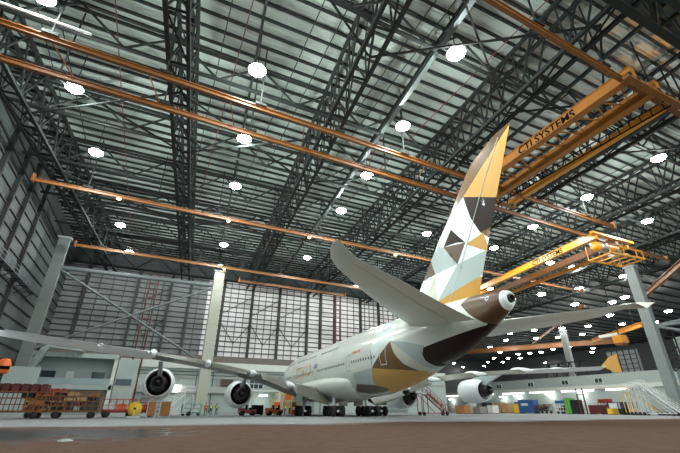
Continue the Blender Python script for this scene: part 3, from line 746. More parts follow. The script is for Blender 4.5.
def door(x0, x1, z0, z1, sgn=-1, m_=WMET, lean=0.0):
    o = MB(); t = .05; R_ = 12
    pts = []
    for (u, v) in [(0, 0), (1, 0), (1, 1), (0, 1)]: pts.append((x0 + (x1 - x0) * u + lean * v, z0 + (z1 - z0) * v))
    for i in range(4):
        (xa, za), (xb_, zb_) = pts[i], pts[(i + 1) % 4]
        L_ = max(1e-6, sqrt((xb_ - xa) ** 2 + (zb_ - za) ** 2)); nx, nz = -(zb_ - za) / L_ * t, (xb_ - xa) / L_ * t
        for k in range(R_):
            q0, q1 = k / R_, (k + 1) / R_
            c4 = [(xa + (xb_ - xa) * q0 + nx, za + (zb_ - za) * q0 + nz), (xa + (xb_ - xa) * q1 + nx, za + (zb_ - za) * q1 + nz), (xa + (xb_ - xa) * q1 - nx, za + (zb_ - za) * q1 - nz), (xa + (xb_ - xa) * q0 - nx, za + (zb_ - za) * q0 - nz)]
            o.add([side_point(X_, Z_, .03, sgn) for X_, Z_ in c4], [(0, 1, 2, 3)])
    return o.build('cabin_door', m_, AC, fix=False)
door(52.5, 53.65, 5.45, 7.3, lean=.25)
for x in (15.7, 29.8, 43.7): door(x, x + 1.0, 5.4, 7.4, m_=MIDG)
for x in (15.7, 37.8): door(x, x + .9, 8.1, 9.8, m_=MIDG)
def skin_text(body, size, x0, z0, m_, bold=0.0, stretch=1.0, sgn=-1):
    vs, fs = text_mesh(body, size, bold=bold)
    o = MB(); o.add([side_point(x0 + v.x * stretch, z0 + v.y, .035, sgn) for v in vs], fs)
    return o.build('lettering', m_, AC, fix=False)
skin_text('ETIHAD', 2.6, 18.5, 6.0, GOLD, .03, 1.05)
skin_text('A380', .9, 29.4, 6.9, BLUE, .01)
skin_text('ETIHAD.COM', .42, 45.2, 7.4, ORG2, .01)
skin_text('A6-APA', .62, 52.2, 9.15, MIDG, .015)
ring = MB(); ring.add([side_point(68.3 + cos(t_) * rr, 9.35 + sin(t_) * rr, .03) for rr in (.2, .11) for t_ in [2 * pi * k / 16 for k in range(16)]], [(k, (k + 1) % 16, 16 + (k + 1) % 16, 16 + k) for k in range(16)])
ring.build('skin_marking', WMET, AC, fix=False)

# lifting surfaces
def foil(t):      # thickness distribution 0..1
    return 5 * (.2969 * sqrt(t) - .126 * t - .3516 * t ** 2 + .2843 * t ** 3 - .1015 * t ** 4)
CH = [0, .006, .02, .05, .1, .17, .25, .34, .43, .52, .61, .7, .78, .86, .93, 1.0]
def fin_le(z):
    if z < 12.2: return 57.5 + (12.2 - 13.3) * 1.067 - (12.2 - z) * 1.9
    if z < 22.8: return 57.5 + (z - 13.3) * 1.067 - .35 * sin(pi * (z - 12.2) / 10.6) * -1.0 * 0 - .25 * sin(pi * (z - 12.2) / 10.6)
    return 67.64 + (z - 22.8) * 1.2 + 2.6 * ((z - 22.8) / 1.5) ** 2
def fin_te(z): return 66.15 + (z - 9.84) * .525
zs = [9.4 + .45 * k for k in range(30)] + [23.0, 23.3, 23.6, 23.85, 24.05, 24.2, 24.27]
m = MB(); rows = []
for s in (-1, 1):
    base_i = len(m.v); vs = []
    for z in zs:
        a, b_ = fin_le(z), max(fin_te(z), fin_le(z) + .1); ch = b_ - a; tk = .095 * min(ch, 12) * (1 if z < 23.4 else max(.05, (24.4 - z)))
        for t in [k / 26 for k in range(27)]:
            t = t ** 1.5 if t < 1 else 1; vs.append((a + ch * t, s * foil(t) * tk * 1.0, z))
    fs = [(r * 27 + i, r * 27 + i + 1, (r + 1) * 27 + i + 1, (r + 1) * 27 + i) for r in range(len(zs) - 1) for i in range(26)]
    m.add(vs, fs, True)
C_ = (66.69, 20.17); N_ = (62.76, 16.2); M_ = (64.47, 13.77); K_ = (65.99, 15.49); Q_ = (60.96, 13.77); S_ = (60.78, 10.88)
FIN = [
 ([C_, (63.0, 19.2), (61.8, 17.2), N_, (64.26, 17.63), K_, (68.01, 15.4), (67.2, 17.57)], PALE),
 ([(63.4, 20.8), (61.2, 18.6), (61.8, 17.2), (64.0, 19.0), C_], DBRON),
 ([N_, K_, M_], DBRON), ([N_, (64.26, 17.63), K_, (64.9, 15.9)], DBROWN),
 ([(61.0, 17.0), N_, M_, Q_, (59.9, 15.7)], CYANG),
 ([K_, (68.01, 15.4), (68.4, 13.9), M_], PALE),
 ([M_, (68.4, 13.9), (69.2, 13.2), (66.9, 11.79), (66.6, 11.6), S_], CYANG),
 ([M_, S_, Q_], PALE), ([Q_, S_, (57.0, 10.2), (55.5, 11.4), (58.57, 13.77)], PALE),
 ([Q_, S_, (59.2, 12.2)], CREAM),
 ([(59.5, 16.8), (60.14, 15.7), Q_, (58.57, 13.77), (57.6, 14.4)], DBRON),
 ([(66.6, 11.79), (68.3, 11.6), (67.5, 9.0), (62.0, 9.3), (60.7, 10.88)], GOLD),
 ([C_, (70.71, 18.1), (73, 18.1), (71.5, 15.6), (67.97, 15.76), (67.2, 17.57)], DBROWN),
 ([(67.97, 15.76), (69.78, 15.73), (71.5, 15.6), (70.5, 14.4), (69.08, 14.59)], BRONZE),
 ([(65.99, 15.3), (68.3, 15.6), (68.6, 13.6)], GOLD),
 ([C_, (74.0, 24.3), (76, 24), (73.5, 18.1), (70.71, 18.06)], GOLD),
 ([C_, (74.0, 24.3), (74, 26), (64, 26), (62.8, 20.2)], BRONZE),
 ([(67.1, 20.5), (74.0, 24.3), (74, 26), (71.5, 26), (71.6, 24.3), (69.3, 21.7), (68.8, 20.5)], DBRON),
 ([C_, (74.0, 24.3), (76, 24), (73.5, 18.1), (70.71, 18.06)], GOLD),
]
fin = painted('tail_fin', m, FIN, PALE, AC)
hl = MB()
for s in (-1, 1):
    pts = [(66.2 + (z - 9.84) * .525 - (66.2 - fin_le(z) + (z - 9.84) * .525) * .30, s * (foil(.7) * .095 * min(12, fin_te(z) - fin_le(z)) + .02), z) for z in (10.6, 14, 18, 21, 23.6)]
    for p, q in zip(pts, pts[1:]): hl.beam(p, q, .05, .05)
hl.build('rudder_hinge_line', OFFW, AC, fix=False)

def loft(stations, parent, name, m_, t0=0.0, t1=1.0, close=True, n=22, droop=0.0):
    """stations: (LE xyz, TE xyz, thickness ratio). lofted aerofoil between chord fractions t0..t1"""
    mb = MB(); ring_n = 2 * n; vs = []
    for LE, TE, tr in stations:
        LE, TE = Vector(LE), Vector(TE); ch = (TE - LE).length; d = TE - LE
        up_ = Vector((0, 0, 1)); up_ = (up_ - d * up_.dot(d) / d.length_squared).normalized()
        T = [t0 + (t1 - t0) * (k / (n - 1)) ** (1.6 if t0 == 0 else 1) for k in range(n)]
        def P(t, s):
            h_ = foil(t) * tr * ch * (1.0 if s > 0 else .85)
            return LE + d * t + up_ * (s * h_ + .012 * ch * sin(pi * t) - droop * max(0, t - .7) * ch)
        vs += [P(t, 1) for t in T] + [P(t, -1) for t in reversed(T)]
    for k in range(len(stations) - 1):
        for i in range(ring_n):
            j = (i + 1) % ring_n; mb.f.append((k * ring_n + i, k * ring_n + j, (k + 1) * ring_n + j, (k + 1) * ring_n + i)); mb.sm.append(True)
    mb.v = [tuple(v) for v in vs]
    mb.add(vs[:ring_n], [tuple(range(ring_n))]); mb.add(vs[-ring_n:], [tuple(range(ring_n))])
    o = mb.build(name, m_, parent)
    return o
def hs(s, part):
    #                y     LEx    LEz    TEx    TEz
    T = [(.6, 55.4, 9.35, 67.2, 7.55, .10), (2.0, 57.0, 9.4, 67.6, 7.65, .10), (6.0, 60.2, 9.75, 68.72, 8.45, .095), (10.2, 63.8, 10.15, 69.88, 9.45, .09), (13.9, 66.75, 10.95, 70.93, 10.15, .085)]
    g = -.085 if s > 0 else 0
    if s > 0: T = [(.6, 55.4, 8.4, 67.2, 7.75, .10), (2.0, 57.0, 8.2, 67.6, 7.98, .10), (6.0, 60.2, 8.05, 68.72, 8.6, .095), (10.2, 63.8, 8.65, 69.88, 9.2, .09), (13.9, 66.75, 9.3, 70.93, 9.8, .085)]
    if part == 'main': return [((a, s * y, c_), (b_, s * y, d_), k) for y, a, c_, b_, d_, k in T]
    g *= 14.5
    return [(Vector(p) + Vector((0, 0, g)), Vector(q) + Vector((0, 0, g)), k) for p, q, k in [((66.75, s * 13.9, 10.95 if s < 0 else 10.53), (70.93, s * 13.9, 10.15 if s < 0 else 11.03), .085), ((67.6, s * 14.7, 11.3), (71.2, s * 14.75, 10.55), .075), ((68.9, s * 15.2, 11.5), (71.4, s * 15.35, 10.95), .05), ((70.0, s * 15.5, 11.4), (71.5, s * 15.65, 11.1), .03)]]
for s in (-1, 1):
    loft(hs(s, 'main'), AC, 'tailplane', HSM, 0, .72)
    el = loft([st for st in hs(s, 'main')][1:], AC, 'elevator', HSM, .735, 1.0, n=12)
    loft(hs(s, 'tip'), AC, 'tailplane_tip', HSM)
# wings
def w_te(y):
    y = abs(y); return 37.5 + .5 * (y - 3) / 11.5 if y < 14.5 else 38.0 + (y - 14.5) * 13.4 / 25.4
def w_le(y):
    y = abs(y); return 20.0 + (y - 3) * .985 if y < 11 else 27.9 + (y - 11) * .7555
WZ = [(0, 2.9), (3, 2.95), (5.1, 3.1), (8.1, 3.8), (13, 5.2), (15.3, 5.6), (21.9, 6.33), (27.4, 6.74), (31.9, 6.92), (35, 7.03), (39.0, 7.2), (41, 7.25)]
WL_ = [(0, 2.7), (3, 3.1), (13.8, 5.05), (21.5, 6.05), (27.5, 6.32), (32.3, 6.38), (39.4, 6.65), (41, 6.7)]
def w_z(y, tab=None):
    y = abs(y); tab = tab or WZ
    for (a, za), (b_, zb_) in zip(tab, tab[1:]):
        if y <= b_: return za + (zb_ - za) * (y - a) / (b_ - a)
    return WZ[-1][1]
YS = [ 3, 4.5, 6.5, 8.5, 11, 13, 14.5, 17, 20, 23.5, 27, 30.5, 34, 37, 38.6, 39.2]
def w_st(s, y):
    inc = .05 - .0027 * y; ch = w_te(y) - w_le(y)
    le_x = w_le(y) + (1.3 * ((y - 36.5) / 2.7) ** 2 if y > 36.5 else 0)
    return ((le_x, s * y, w_z(y, WL_)), (w_te(y), s * y, w_z(y)), .135 - .0012 * y if y < 37 else .07)
for s in (-1, 1):
    def upto(a, b_): return [w_st(s, y) for y in [a] + [y for y in YS if a < y < b_] + [b_]]
    loft(upto(1.5, 27.2), AC, 'wing', WINGM, 0, .73, n=26); loft(upto(27.2, 40.0 if s < 0 else 37.75), AC, 'outer_wing', WINGW, 0, .73, n=26)
    loft(upto(27.6, 38.8 if s < 0 else 37.0), AC, 'aileron', WINGW, .735, 1.0, n=10, droop=.10)
    for a, b_ in ((3.6, 8.6), (9.6, 13.4), (15.6, 20.3), (21.4, 26.6)): loft(upto(a, b_), AC, 'flap', FLAPM, .735, 1.0, n=10, droop=.30)
    # flap track fairings
    for y, L_ in ((9.1, 6.6), (14.5, 6.8), (20.8, 5.6), (27.1, 5.0), (32.0, 3.4)):
        o = MB(); x1 = w_te(y) + 1.0 if y < 30 else w_te(y) + .3
        zz = w_z(y) - .12; prof = []
        for k in range(17):
            t = k / 16; prof.append((x1 - L_ + L_ * t, (.42 if y < 30 else .26) * sin(pi * t ** .75) ** .7 if 0 < t < 1 else 0.0))
        o.lathe(prof, 14, (0, s * y, 0)); o.v = [(p[0], p[1], p[2] * 1.15 + zz + (x1 - p[0]) * .075 - .18) for p in o.v]
        o.build('flap_track_fairing', WINGW, AC)
    # wing tip fence
    o = MB(); q = [(49.0, 7.2), (50.6, 8.35), (51.9, 8.7), (51.75, 7.3), (51.9, 6.0), (50.9, 6.1), (49.6, 6.8)]
    ft = 39.9 if s < 0 else 37.7
    for yy in (ft, ft + .14): o.v += [(x, s * yy, z) for x, z in q]
    nq = len(q); o.f += [tuple(range(nq)), tuple(range(nq, 2 * nq))] + [(i, (i + 1) % nq, nq + (i + 1) % nq, nq + i) for i in range(nq)]; o.sm += [False] * (nq + 2)
    o.build('wingtip_fence', GOLD, AC)
    # engines
    for (xn, ye, ze, zp) in ((35.0, 26.3, 3.95, 6.3), (28.8, 14.75, 3.0, 5.5)):
        y = s * ye
        o = MB(); o.lathe([(xn - 5.2, 1.50), (xn - 5.45, 1.62), (xn - 5.5, 1.72), (xn - 5.3, 1.84), (xn - 4.6, 1.95), (xn - 3.4, 2.0), (xn - 2.2, 1.97), (xn - 1.1, 1.85), (xn, 1.60), (xn - .02, 1.54), (xn - 1.0, 1.50), (xn - 2.4, 1.50), (xn - 5.2, 1.50)], 48, (0, y, ze))
        en = o.build('engine', WINGW, AC)
        o = MB(); o.lathe([(xn - 2.4, 1.5), (xn - 2.3, .95), (xn - 1.2, 1.08), (xn - .2, 1.0), (xn + .7, .78), (xn + 1.1, .68), (xn + 1.08, .62), (xn + .2, .60)], 36, (0, y, ze)); o.build('core_cowl', DARKM, en)
        o = MB(); o.lathe([(xn + .2, .60), (xn + .2, .36), (xn + .9, .30), (xn + 1.6, .14), (xn + 1.9, 0)], 28, (0, y, ze)); o.build('exhaust_cone', mat('cone_metal', (.10, .09, .09), .4, .7), en)
        o = MB(); o.lathe([(xn - 4.9, 1.5), (xn - 4.8, .35), (xn - 5.2, 0)], 36, (0, y, ze)); o.build('fan', DARKM, en)
        # pylon
        o = MB(); P_ = [(xn - 3.6, ze + 1.85), (xn - 1.6, ze + 2.35), (xn + 1.0, zp + .25), (xn + 4.0, zp + .2), (xn + 4.2, zp - .15), (xn + 1.4, ze + 1.25), (xn + .6, ze + .75), (xn - 1.2, ze + .95), (xn - 2.4, ze + 1.6)]
        nP = len(P_)
        for yy in (-.24, .24): o.v += [(a, y + yy, b_) for a, b_ in P_]
        o.f += [tuple(range(nP)), tuple(range(nP, 2 * nP))] + [(i, (i + 1) % nP, nP + (i + 1) % nP, nP + i) for i in range(nP)]; o.sm += [False] * (nP + 2)
        o.build('pylon', CYANG, en)
# landing gear
def bogie(x, y, axles, nm='main_gear'):
    o = MB(); n = len(axles)
    o.tube((x, y, .7), (x - .2, y * .92, 3.6), .22, .30, 14); gr = o.build(nm, WMET, AC)
    o = MB(); o.box(x + min(axles) - .1, x + max(axles) + .1, y - .14, y + .14, .55, .85); o.build('bogie_beam', METAL, gr)
    o = MB(); o.tube((x - 1.4, y * .95, 3.2), (x, y, 1.5), .09); o.build('side_brace', METAL, gr)
    for a in axles:
        for sy in (-.66, .66):
            o = MB(); yy = y + sy; o.lathe([(-.24, .3), (-.25, .52), (-.2, .66), (-.1, .70), (.1, .70), (.2, .66), (.25, .52), (.24, .3), (.1, .28), (.1, 0), (-.1, 0), (-.1, .28), (-.24, .3)], 22, (x + a, yy, .7), 'y'); o.build('wheel', TYRE, gr)
        o = MB(); o.tube((x + a, y - .66, .7), (x + a, y + .66, .7), .1); o.build('axle', METAL, gr)
    return gr
for s in (-1, 1):
    g = bogie(33.3, s * 6.2, (-.85, .85)); o = MB(); o.box(32.0, 34.8, s * 6.9 - .05, s * 6.9 + .05, 1.5, 3.1); o.build('gear_door', CREAM, g)
    g = bogie(36.6, s * 2.65, (-1.7, 0, 1.7)); o = MB(); o.box(35.0, 38.4, s * 1.2 - .04, s * 1.2 + .04, 1.35, 2.4); o.build('gear_door', CREAM, g)
bogie(5.2, 0, (0,), 'nose_gear')

# ------------------------------------------------------------------ left side buildings, ducts
t = empty('site_office', (-19.5, 87.5, 0), 0, 'white two storey office block with open balcony at the left beneath the wing', 'building')
b = MB(); b.box(0, 13.5, 3, 7, 0, 10.2); b.box(0, 13.5, 0, 7, 4.0, 4.8); b.box(0, 13.5, -.3, 7, 9.4, 10.2); b.build('wall', CONC, t)
for x0, x1, z1 in ((0, .5, 9.4), (13.0, 13.6, 9.4), (6, 6.3, 4)): b = MB(); b.box(x0, x1, 0, .5, 0, z1); b.build('pillar', OFFW, t)
b = MB(); b.box(.4, 13, 0.1, .18, 4.9, 5.9); b.build('balcony_rail', mat('rail_glass', (.32, .40, .40), .3), t)
for x in (1.5, 9.5): b = MB(); b.box(x, x + 2.2, 2.9, 3.02, 5.6, 7.2); b.build('window', DGLASS, t)
b = MB(); b.box(5.4, 6.6, 2.88, 3.0, 4.8, 7.2); b.build('door', WMET, t)
for x in (1, 5, 9): b = MB(); b.box(x, x + 3, 2.88, 3.0, .6, 3.0); b.build('lower_window', DGLASS, t)
b = MB(); b.box(13.7, 17.2, 1.0, 5.6, 4.8, 9.6); o = tag(b.build('side_room', CONC), 'pale side room with sloping shade right of the white office block', 'building'); o.location = (-19.5, 87.5, 0)
sr = o; b = MB(); b.box(13.9, 16.6, .9, 1.0, 4.9, 6.0); b.build('window', DGLASS, sr); b = MB(); b.box(13.7, 17.2, 1.0, 5.6, 0, 4.8); b.build('base', mat('ledge_grey', (0.38, 0.40, 0.37), 0.7), sr)
b = MB(); b.beam((-19.2, 84.5, 5.2), (-17.6, 84.5, 9.6), 1.1, 1.0); b.beam((-17.6, 84.5, 9.6), (-17.0, 84.5, 11.0), 1.4, 1.0); b.beam((-17.2, 84.5, 11.2), (-12, 84.5, 10.8), 1.1, 1.2); b.beam((-20.2, 84.5, 5.0), (-19.9, 84.5, 10.2), .8, .9); b.beam((-20.3, 84.5, 5.0), (-17.6, 84.5, 6.2), 1.0, 1.2)
b.box(-19.8, -18.6, 84, 85, 0, 5.4); b.box(-12.6, -11.8, 84, 87.1, 10.2, 11.2)
tag(b.build('air_duct', mat('duct_metal', (.42, .47, .46), .35, .5)), 'silver ventilation duct climbing in front of the office block', 'duct')
b = MB(); b.box(-20.9, -14.2, 70, 70.4, 0, 6.2); tag(b.build('screen_wall', CONC), 'low pale screen wall with small openings at the left edge', 'screen')
t = empty('orange_machine', (-15.8, 60, 4.6), 0, 'orange machine on a dark stand at the far left edge under the wing', 'machine')
b = MB(); b.lathe([(0, 0), (0, .55), (.3, .7), (1.1, .7), (1.6, .45), (1.7, 0)], 16, axis='z'); b.build('body', ORG2, t)
b = MB(); b.tube((0, 0, -4.6), (0, 0, 0), .25); b.box(-.9, .9, -.7, .7, -4.6, -4.3); b.build('stand', STEEL, t); b = MB(); b.box(-.75, .75, -.74, -.4, .45, .8); b.build('panel', BLACK, t)
# gantry walkway on the left wall
t = empty('catwalk', (XL, 40, 18.0), 0, 'grey catwalk with railings running along the dark left wall', 'walkway')
b = MB(); b.box(.5, 1.5, 0, 38, -.1, 0); b.build('deck', BRM, t); b = MB(); b.box(1.45, 1.52, 0, 38, 1.0, 1.08); b.box(1.45, 1.52, 0, 38, .5, .56)
for k in range(20): b.box(1.45, 1.52, k * 2, k * 2 + .06, 0, 1.05)
b.build('railing', BRM, t); 
for k in range(10): b = MB(); b.beam((0, k * 4, -1.4), (1.4, k * 4, -.15), .1, .1); b.box(0, 1.5, k * 4 - .05, k * 4 + .05, -.2, -.1); b.build('bracket', STEEL, t)

# ------------------------------------------------------------------ ground equipment
def wheels(t, xs_, ys_, r=.32, wd=.2, m_=TYRE):
    for x in xs_:
        for y in ys_:
            o = MB(); o.lathe([(-wd / 2, 0), (-wd / 2, r * .95), (-wd / 4, r), (wd / 4, r), (wd / 2, r * .95), (wd / 2, 0)], 16, (x, y, r), 'y'); o.build('wheel', m_, t)
def rack_trolley(loc, L_, D_, H_, label, frame_m=ORANGE, load=None, rz=0, bays=7, levels=3):
    t = empty('rack_trolley', loc, rz, label, 'trolley')
    b = MB(); b.box(0, L_, 0, D_, .55, .7); b.box(-.8, 0, D_ / 2 - .05, D_ / 2 + .05, .55, .65); b.build('chassis', frame_m, t)
    b = MB()
    for k in range(bays + 1):
        x = L_ * k / bays
        for y in (0, D_): b.box(x - .04, x + .04, y - .04, y + .04, .7, H_)
    for j in range(levels + 1):
        z = .7 + (H_ - .7) * j / levels
        for y in (0, D_): b.box(0, L_, y - .04, y + .04, z - .04, z + .04)
        for k in range(bays + 1): b.box(L_ * k / bays - .03, L_ * k / bays + .03, 0, D_, z - .03, z + .03)
    b.build('rack_frame', frame_m, t, fix=False)
    wheels(t, (.6, L_ - .6), (0.05, D_ - .05))
    rr = random.Random(int(abs(loc[0]) * 10)); zh = (H_ - .7) / levels
    for j in range(levels):
        x = .1
        while x < L_ - .7:
            wb = rr.uniform(.45, 1.1); 
            if rr.random() < .62: o = MB(); o.box(x, min(x + wb, L_ - .1), .2, D_ - .2, .74 + j * zh, .74 + j * zh + zh * rr.uniform(.45, .85)); o.build('stored_item', rr.choice((WOOD, MAROON, STEEL, TAN, TYRE, ORANGE)), t)
            x += wb + .12
    if load:
        for k in range(bays):
            x = L_ * (k + .5) / bays
            o = MB(); o.box(x - L_ / bays * .36, x + L_ / bays * .36, .15, D_ - .15, H_ - .1, H_ + .62); o.box(x - L_ / bays * .3, x + L_ / bays * .3, .1, D_ - .1, H_ + .62, H_ + .74); o.build('load_bin', load, t)
    return t
rack_trolley((-15.2, 50, 0), 6.3, 1.8, 2.4, 'orange rack trolley topped with dark red bins at the far left', ORANGE, MAROON, bays=8)
rack_trolley((-8.6, 51.5, 0), 4.3, 1.8, 2.55, 'orange open frame rack trolley right of the one with red bins', ORANGE, None, bays=7, levels=4)
rack_trolley((-11.6, 55.0, 0), 3.6, 1.6, 2.2, 'rusty rack trolley standing behind the front orange racks', WOOD, RED, bays=5)
def platform_cart(loc, label, m1=RED, L_=3.4):
    t = empty('platform_cart', loc, 0, label, 'cart')
    b = MB(); b.box(0, L_, 0, 1.8, .7, .85); b.box(0, L_, .2, .3, .5, .7); b.box(0, L_, 1.5, 1.6, .5, .7); b.build('chassis', m1, t)
    b = MB()
    for k in range(6):
        x = L_ * k / 5
        for y in (.05, 1.75): b.box(x - .03, x + .03, y - .03, y + .03, .85, 1.9)
    for z in (1.3, 1.9):
        for y in (.05, 1.75): b.box(0, L_, y - .03, y + .03, z - .03, z + .03)
    b.build('railing', m1, t, fix=False)
    wheels(t, (.5, L_ - .5), (0.1, 1.7), .38, .22)
    for x in (.2, 1.5): b = MB(); b.box(x, x + 1.0, .3, 1.4, .85, 1.35); b.box(x + .1, x + .9, .4, 1.3, 1.35, 1.45); b.build('load_box', ORG2 if x > 1 else WMET, t)
    return t
platform_cart((-4.2, 54, 0), 'red railed platform cart right of the orange racks')
platform_cart((-1.6, 57, 0), 'red railed cart under the left wing, just left of the brown boards', RED, 3.0)
t = empty('hose_reel', (-.8, 54, 0), 0, 'dark hose reel cart left of the brown boards under the outboard engine', 'reel')
for y in (-.4, .4): b = MB(); b.lathe([(-.04, .15), (-.04, .75), (.04, .75), (.04, .15)], 24, (0, y, .9), 'y'); b.build('flange', YEL2, t)
b = MB(); b.lathe([(-.4, 0), (-.4, .55), (.4, .55), (.4, 0)], 20, (0, 0, .9), 'y'); b.build('hose', BLACK, t); b = MB(); b.box(-.7, .7, -.5, .5, 0, .16); b.box(-.05, .05, -.5, -.44, .1, .9); b.box(-.05, .05, .44, .5, .1, .9); b.build('base', METAL, t)
def board(loc, wd, h_, label):
    t = empty('display_board', loc, 0, label, 'board'); MB().box(0, wd, 0, .12, .15, h_).build('panel', WOOD, t)
    b = MB(); b.box(-.05, 0, -.02, .14, 0, h_ + .05); b.box(wd, wd + .05, -.02, .14, 0, h_ + .05); b.box(-.05, wd + .05, -.02, .14, h_, h_ + .06); b.build('frame', METAL, t)
    b = MB(); b.box(0, .12, -.4, .5, 0, .1); b.box(wd - .12, wd, -.4, .5, 0, .1); b.build('foot', METAL, t)
board((.55, 56, 0), .9, 1.75, 'left brown board on feet beneath the left outboard engine'); board((1.95, 56, 0), 1.15, 1.75, 'right brown board on feet beneath the left outboard engine')
def stairs(loc, L_, H_, wd, m_, rz, label, n=14, rails=True):
    t = empty('boarding_steps', loc, rz, label, 'steps')
    b = MB()
    for y in (0, wd): b.beam((0, y, .35), (L_, y, H_), .1, .22)
    b.build('stringer', m_, t, fix=False)
    b = MB()
    for k in range(n):
        x = L_ * (k + .5) / n; z = .35 + (H_ - .35) * (k + .5) / n; b.box(x - .14, x + .14, 0, wd, z, z + .05)
    b.build('tread', METAL, t, fix=False)
    if rails:
        b = MB()
        for y in (0, wd):
            for hh in (.5, 1.0): b.beam((0, y, .35 + hh), (L_, y, H_ + hh), .06, .06); b.beam((L_, y, H_ + hh), (L_ + 1.3, y, H_ + hh), .06, .06)
            for k in range(7):
                x = L_ * k / 6; z = .35 + (H_ - .35) * k / 6; b.box(x - .03, x + .03, y - .03, y + .03, z, z + 1.0)
        b.build('handrail', m_, t, fix=False)
    b = MB(); b.box(L_, L_ + 1.3, 0, wd, H_ - .1, H_); b.build('landing', METAL, t)
    b = MB(); b.box(0, L_ + 1.3, 0, .12, .3, .42); b.box(0, L_ + 1.3, wd - .12, wd, .3, .42)
    for x in (L_, L_ + 1.2):
        for y in (0, wd - .1): b.box(x, x + .1, y, y + .1, .3, H_)
    b.beam((L_ * .45, .05, .35), (L_ + 1.2, .05, H_ - .1), .08, .08); b.build('undercarriage', m_, t)
    wheels(t, (.4, L_ + .9), (.05, wd - .05), .3, .18)
    return t
stairs((2.6, 64, 0), 2.6, 2.9, 1.2, WMET, 0, 'grey maintenance steps behind the left outboard engine')
stairs((47.2, 58.5, 0), 4.2, 3.4, 1.3, RED, pi, 'red and white boarding steps beneath the right wing root')
RX = 93.0
for k, (yy, hh, mm_) in enumerate(((52.0, 4.4, YEL2), (50.4, 4.9, WMET), (48.8, 5.0, WMET), (47.2, 5.0, WMET), (45.6, 5.2, WMET))):
    lab = ['yellow maintenance steps, leftmost in the row of steps at the far right', 'white boarding steps, second from left in the far right row', 'white boarding steps, third from left in the far right row', 'white boarding steps, fourth from left in the far right row', 'white boarding steps, rightmost at the edge of the picture'][k]
    s_ = stairs((RX - k * 1.45, yy - 3.6, 0), 5.2, hh, 1.2, mm_, pi / 2, lab); s_['group'] = 'boarding steps parked in a row at the far right'
t = empty('equipment_cart', (5.1, 64.5, 0), 0, 'teal wheeled equipment cart with white boxes behind the left wing', 'cart')
b = MB(); b.box(0, 2.7, 0, 1.2, .35, .5)
for x in (0.02, 1.3, 2.62):
    for y in (0.02, 1.12): b.box(x, x + .07, y, y + .07, .5, 1.6)
b.box(0, 2.7, 0, 1.2, 1.0, 1.05); b.box(0, 2.7, 0, 1.2, 1.55, 1.6); b.build('frame', TEAL, t)
for x, z in ((.2, .5), (1.5, .5), (.5, 1.05), (1.7, 1.05)): b = MB(); b.box(x, x + .8, .2, 1.0, z, z + .38); b.box(x + .1, x + .7, .17, .2, z + .1, z + .28); b.build('storage_box', WMET, t)
wheels(t, (.3, 2.4), (.1, 1.1), .18, .1)
def tug(loc, m_, label, rz=0):
    t = empty('tow_tractor', loc, rz, label, 'tow tractor')
    b = MB(); b.box(0, 2.6, 0, 1.4, .3, .85); b.box(0, .9, .1, 1.3, .85, 1.05); b.build('body', m_, t)
    b = MB(); b.box(1.1, 1.2, .1, 1.3, .85, 1.5); b.box(1.6, 2.1, .3, 1.1, .85, 1.1); b.box(2.0, 2.1, .3, 1.1, 1.1, 1.45); b.build('seat', BLACK, t)
    for y in (.25, .9): b = MB(); b.box(-.08, 0, y, y + .25, .5, .7); b.build('headlamp', WMET, t)
    wheels(t, (.5, 2.1), (.05, 1.35), .34, .2); return t
tug((13.5, 65, 0), RED, 'red tow tractor parked below the left inboard engine'); tug((17.8, 65, 0), ORG2, 'bright orange tow tractor right of the left inboard engine')
def cabinet(loc, d, m_, label, nm='equipment_crate', rz=0, lid=None):
    t = empty(nm, loc, rz, label, 'crate')
    L_, D_, H_ = d; b = MB(); b.box(0, L_, 0, D_, .12, H_); b.build('body', m_, t)
    b = MB()
    for x in (0.05, L_ - .25): b.box(x, x + .2, 0, D_, 0, .12)
    b.build('skid', STEEL, t)
    b = MB(); 
    for k in range(int(L_ / .6) + 1): x = k * L_ / (int(L_ / .6) + .0001) if L_ > .6 else 0; b.box(min(x, L_ - .05), min(x, L_ - .05) + .05, -.04, 0, .12, H_)
    b.box(0, L_, -.04, 0, H_ - .06, H_); b.build('rib', lid or m_, t)
    return t
cabinet((16.3, 67.5, 0), (1.5, 1.2, 1.5), BLACK, 'black crate between the two tow tractors')
# nose dock
t = empty('access_platform', (21.5, 74.5, 0), 0, 'yellow and orange access platform crowded under the left wing root', 'platform')
b = MB()
for x in (0, 1.7, 3.4, 5):
    for y in (0, 1.6): b.box(x - .05, x + .05, y - .05, y + .05, 0, 3.6 if x else 2.8)
for z in (1.2, 2.4, 3.5): 
    for y in (0, 1.6): b.box(0, 5, y - .04, y + .04, z - .04, z + .04)
b.build('frame', YEL2, t, fix=False); b = MB(); b.box(0, 5, 0, 1.6, 1.2, 1.28); b.box(1.7, 5, 0, 1.6, 2.4, 2.48); b.build('deck', METAL, t)
for x, z, m_ in ((.3, 1.28, ORG2), (2.2, 1.28, TAN), (3.6, 1.28, ORANGE), (2.4, 2.48, ORG2), (.4, 0, WOOD), (3.5, 0, RED)): b = MB(); b.box(x, x + 1.0, .3, 1.2, z, z + .8); b.box(x + .1, x + .9, .25, .3, z + .2, z + .6); b.build('stored_box', m_, t)
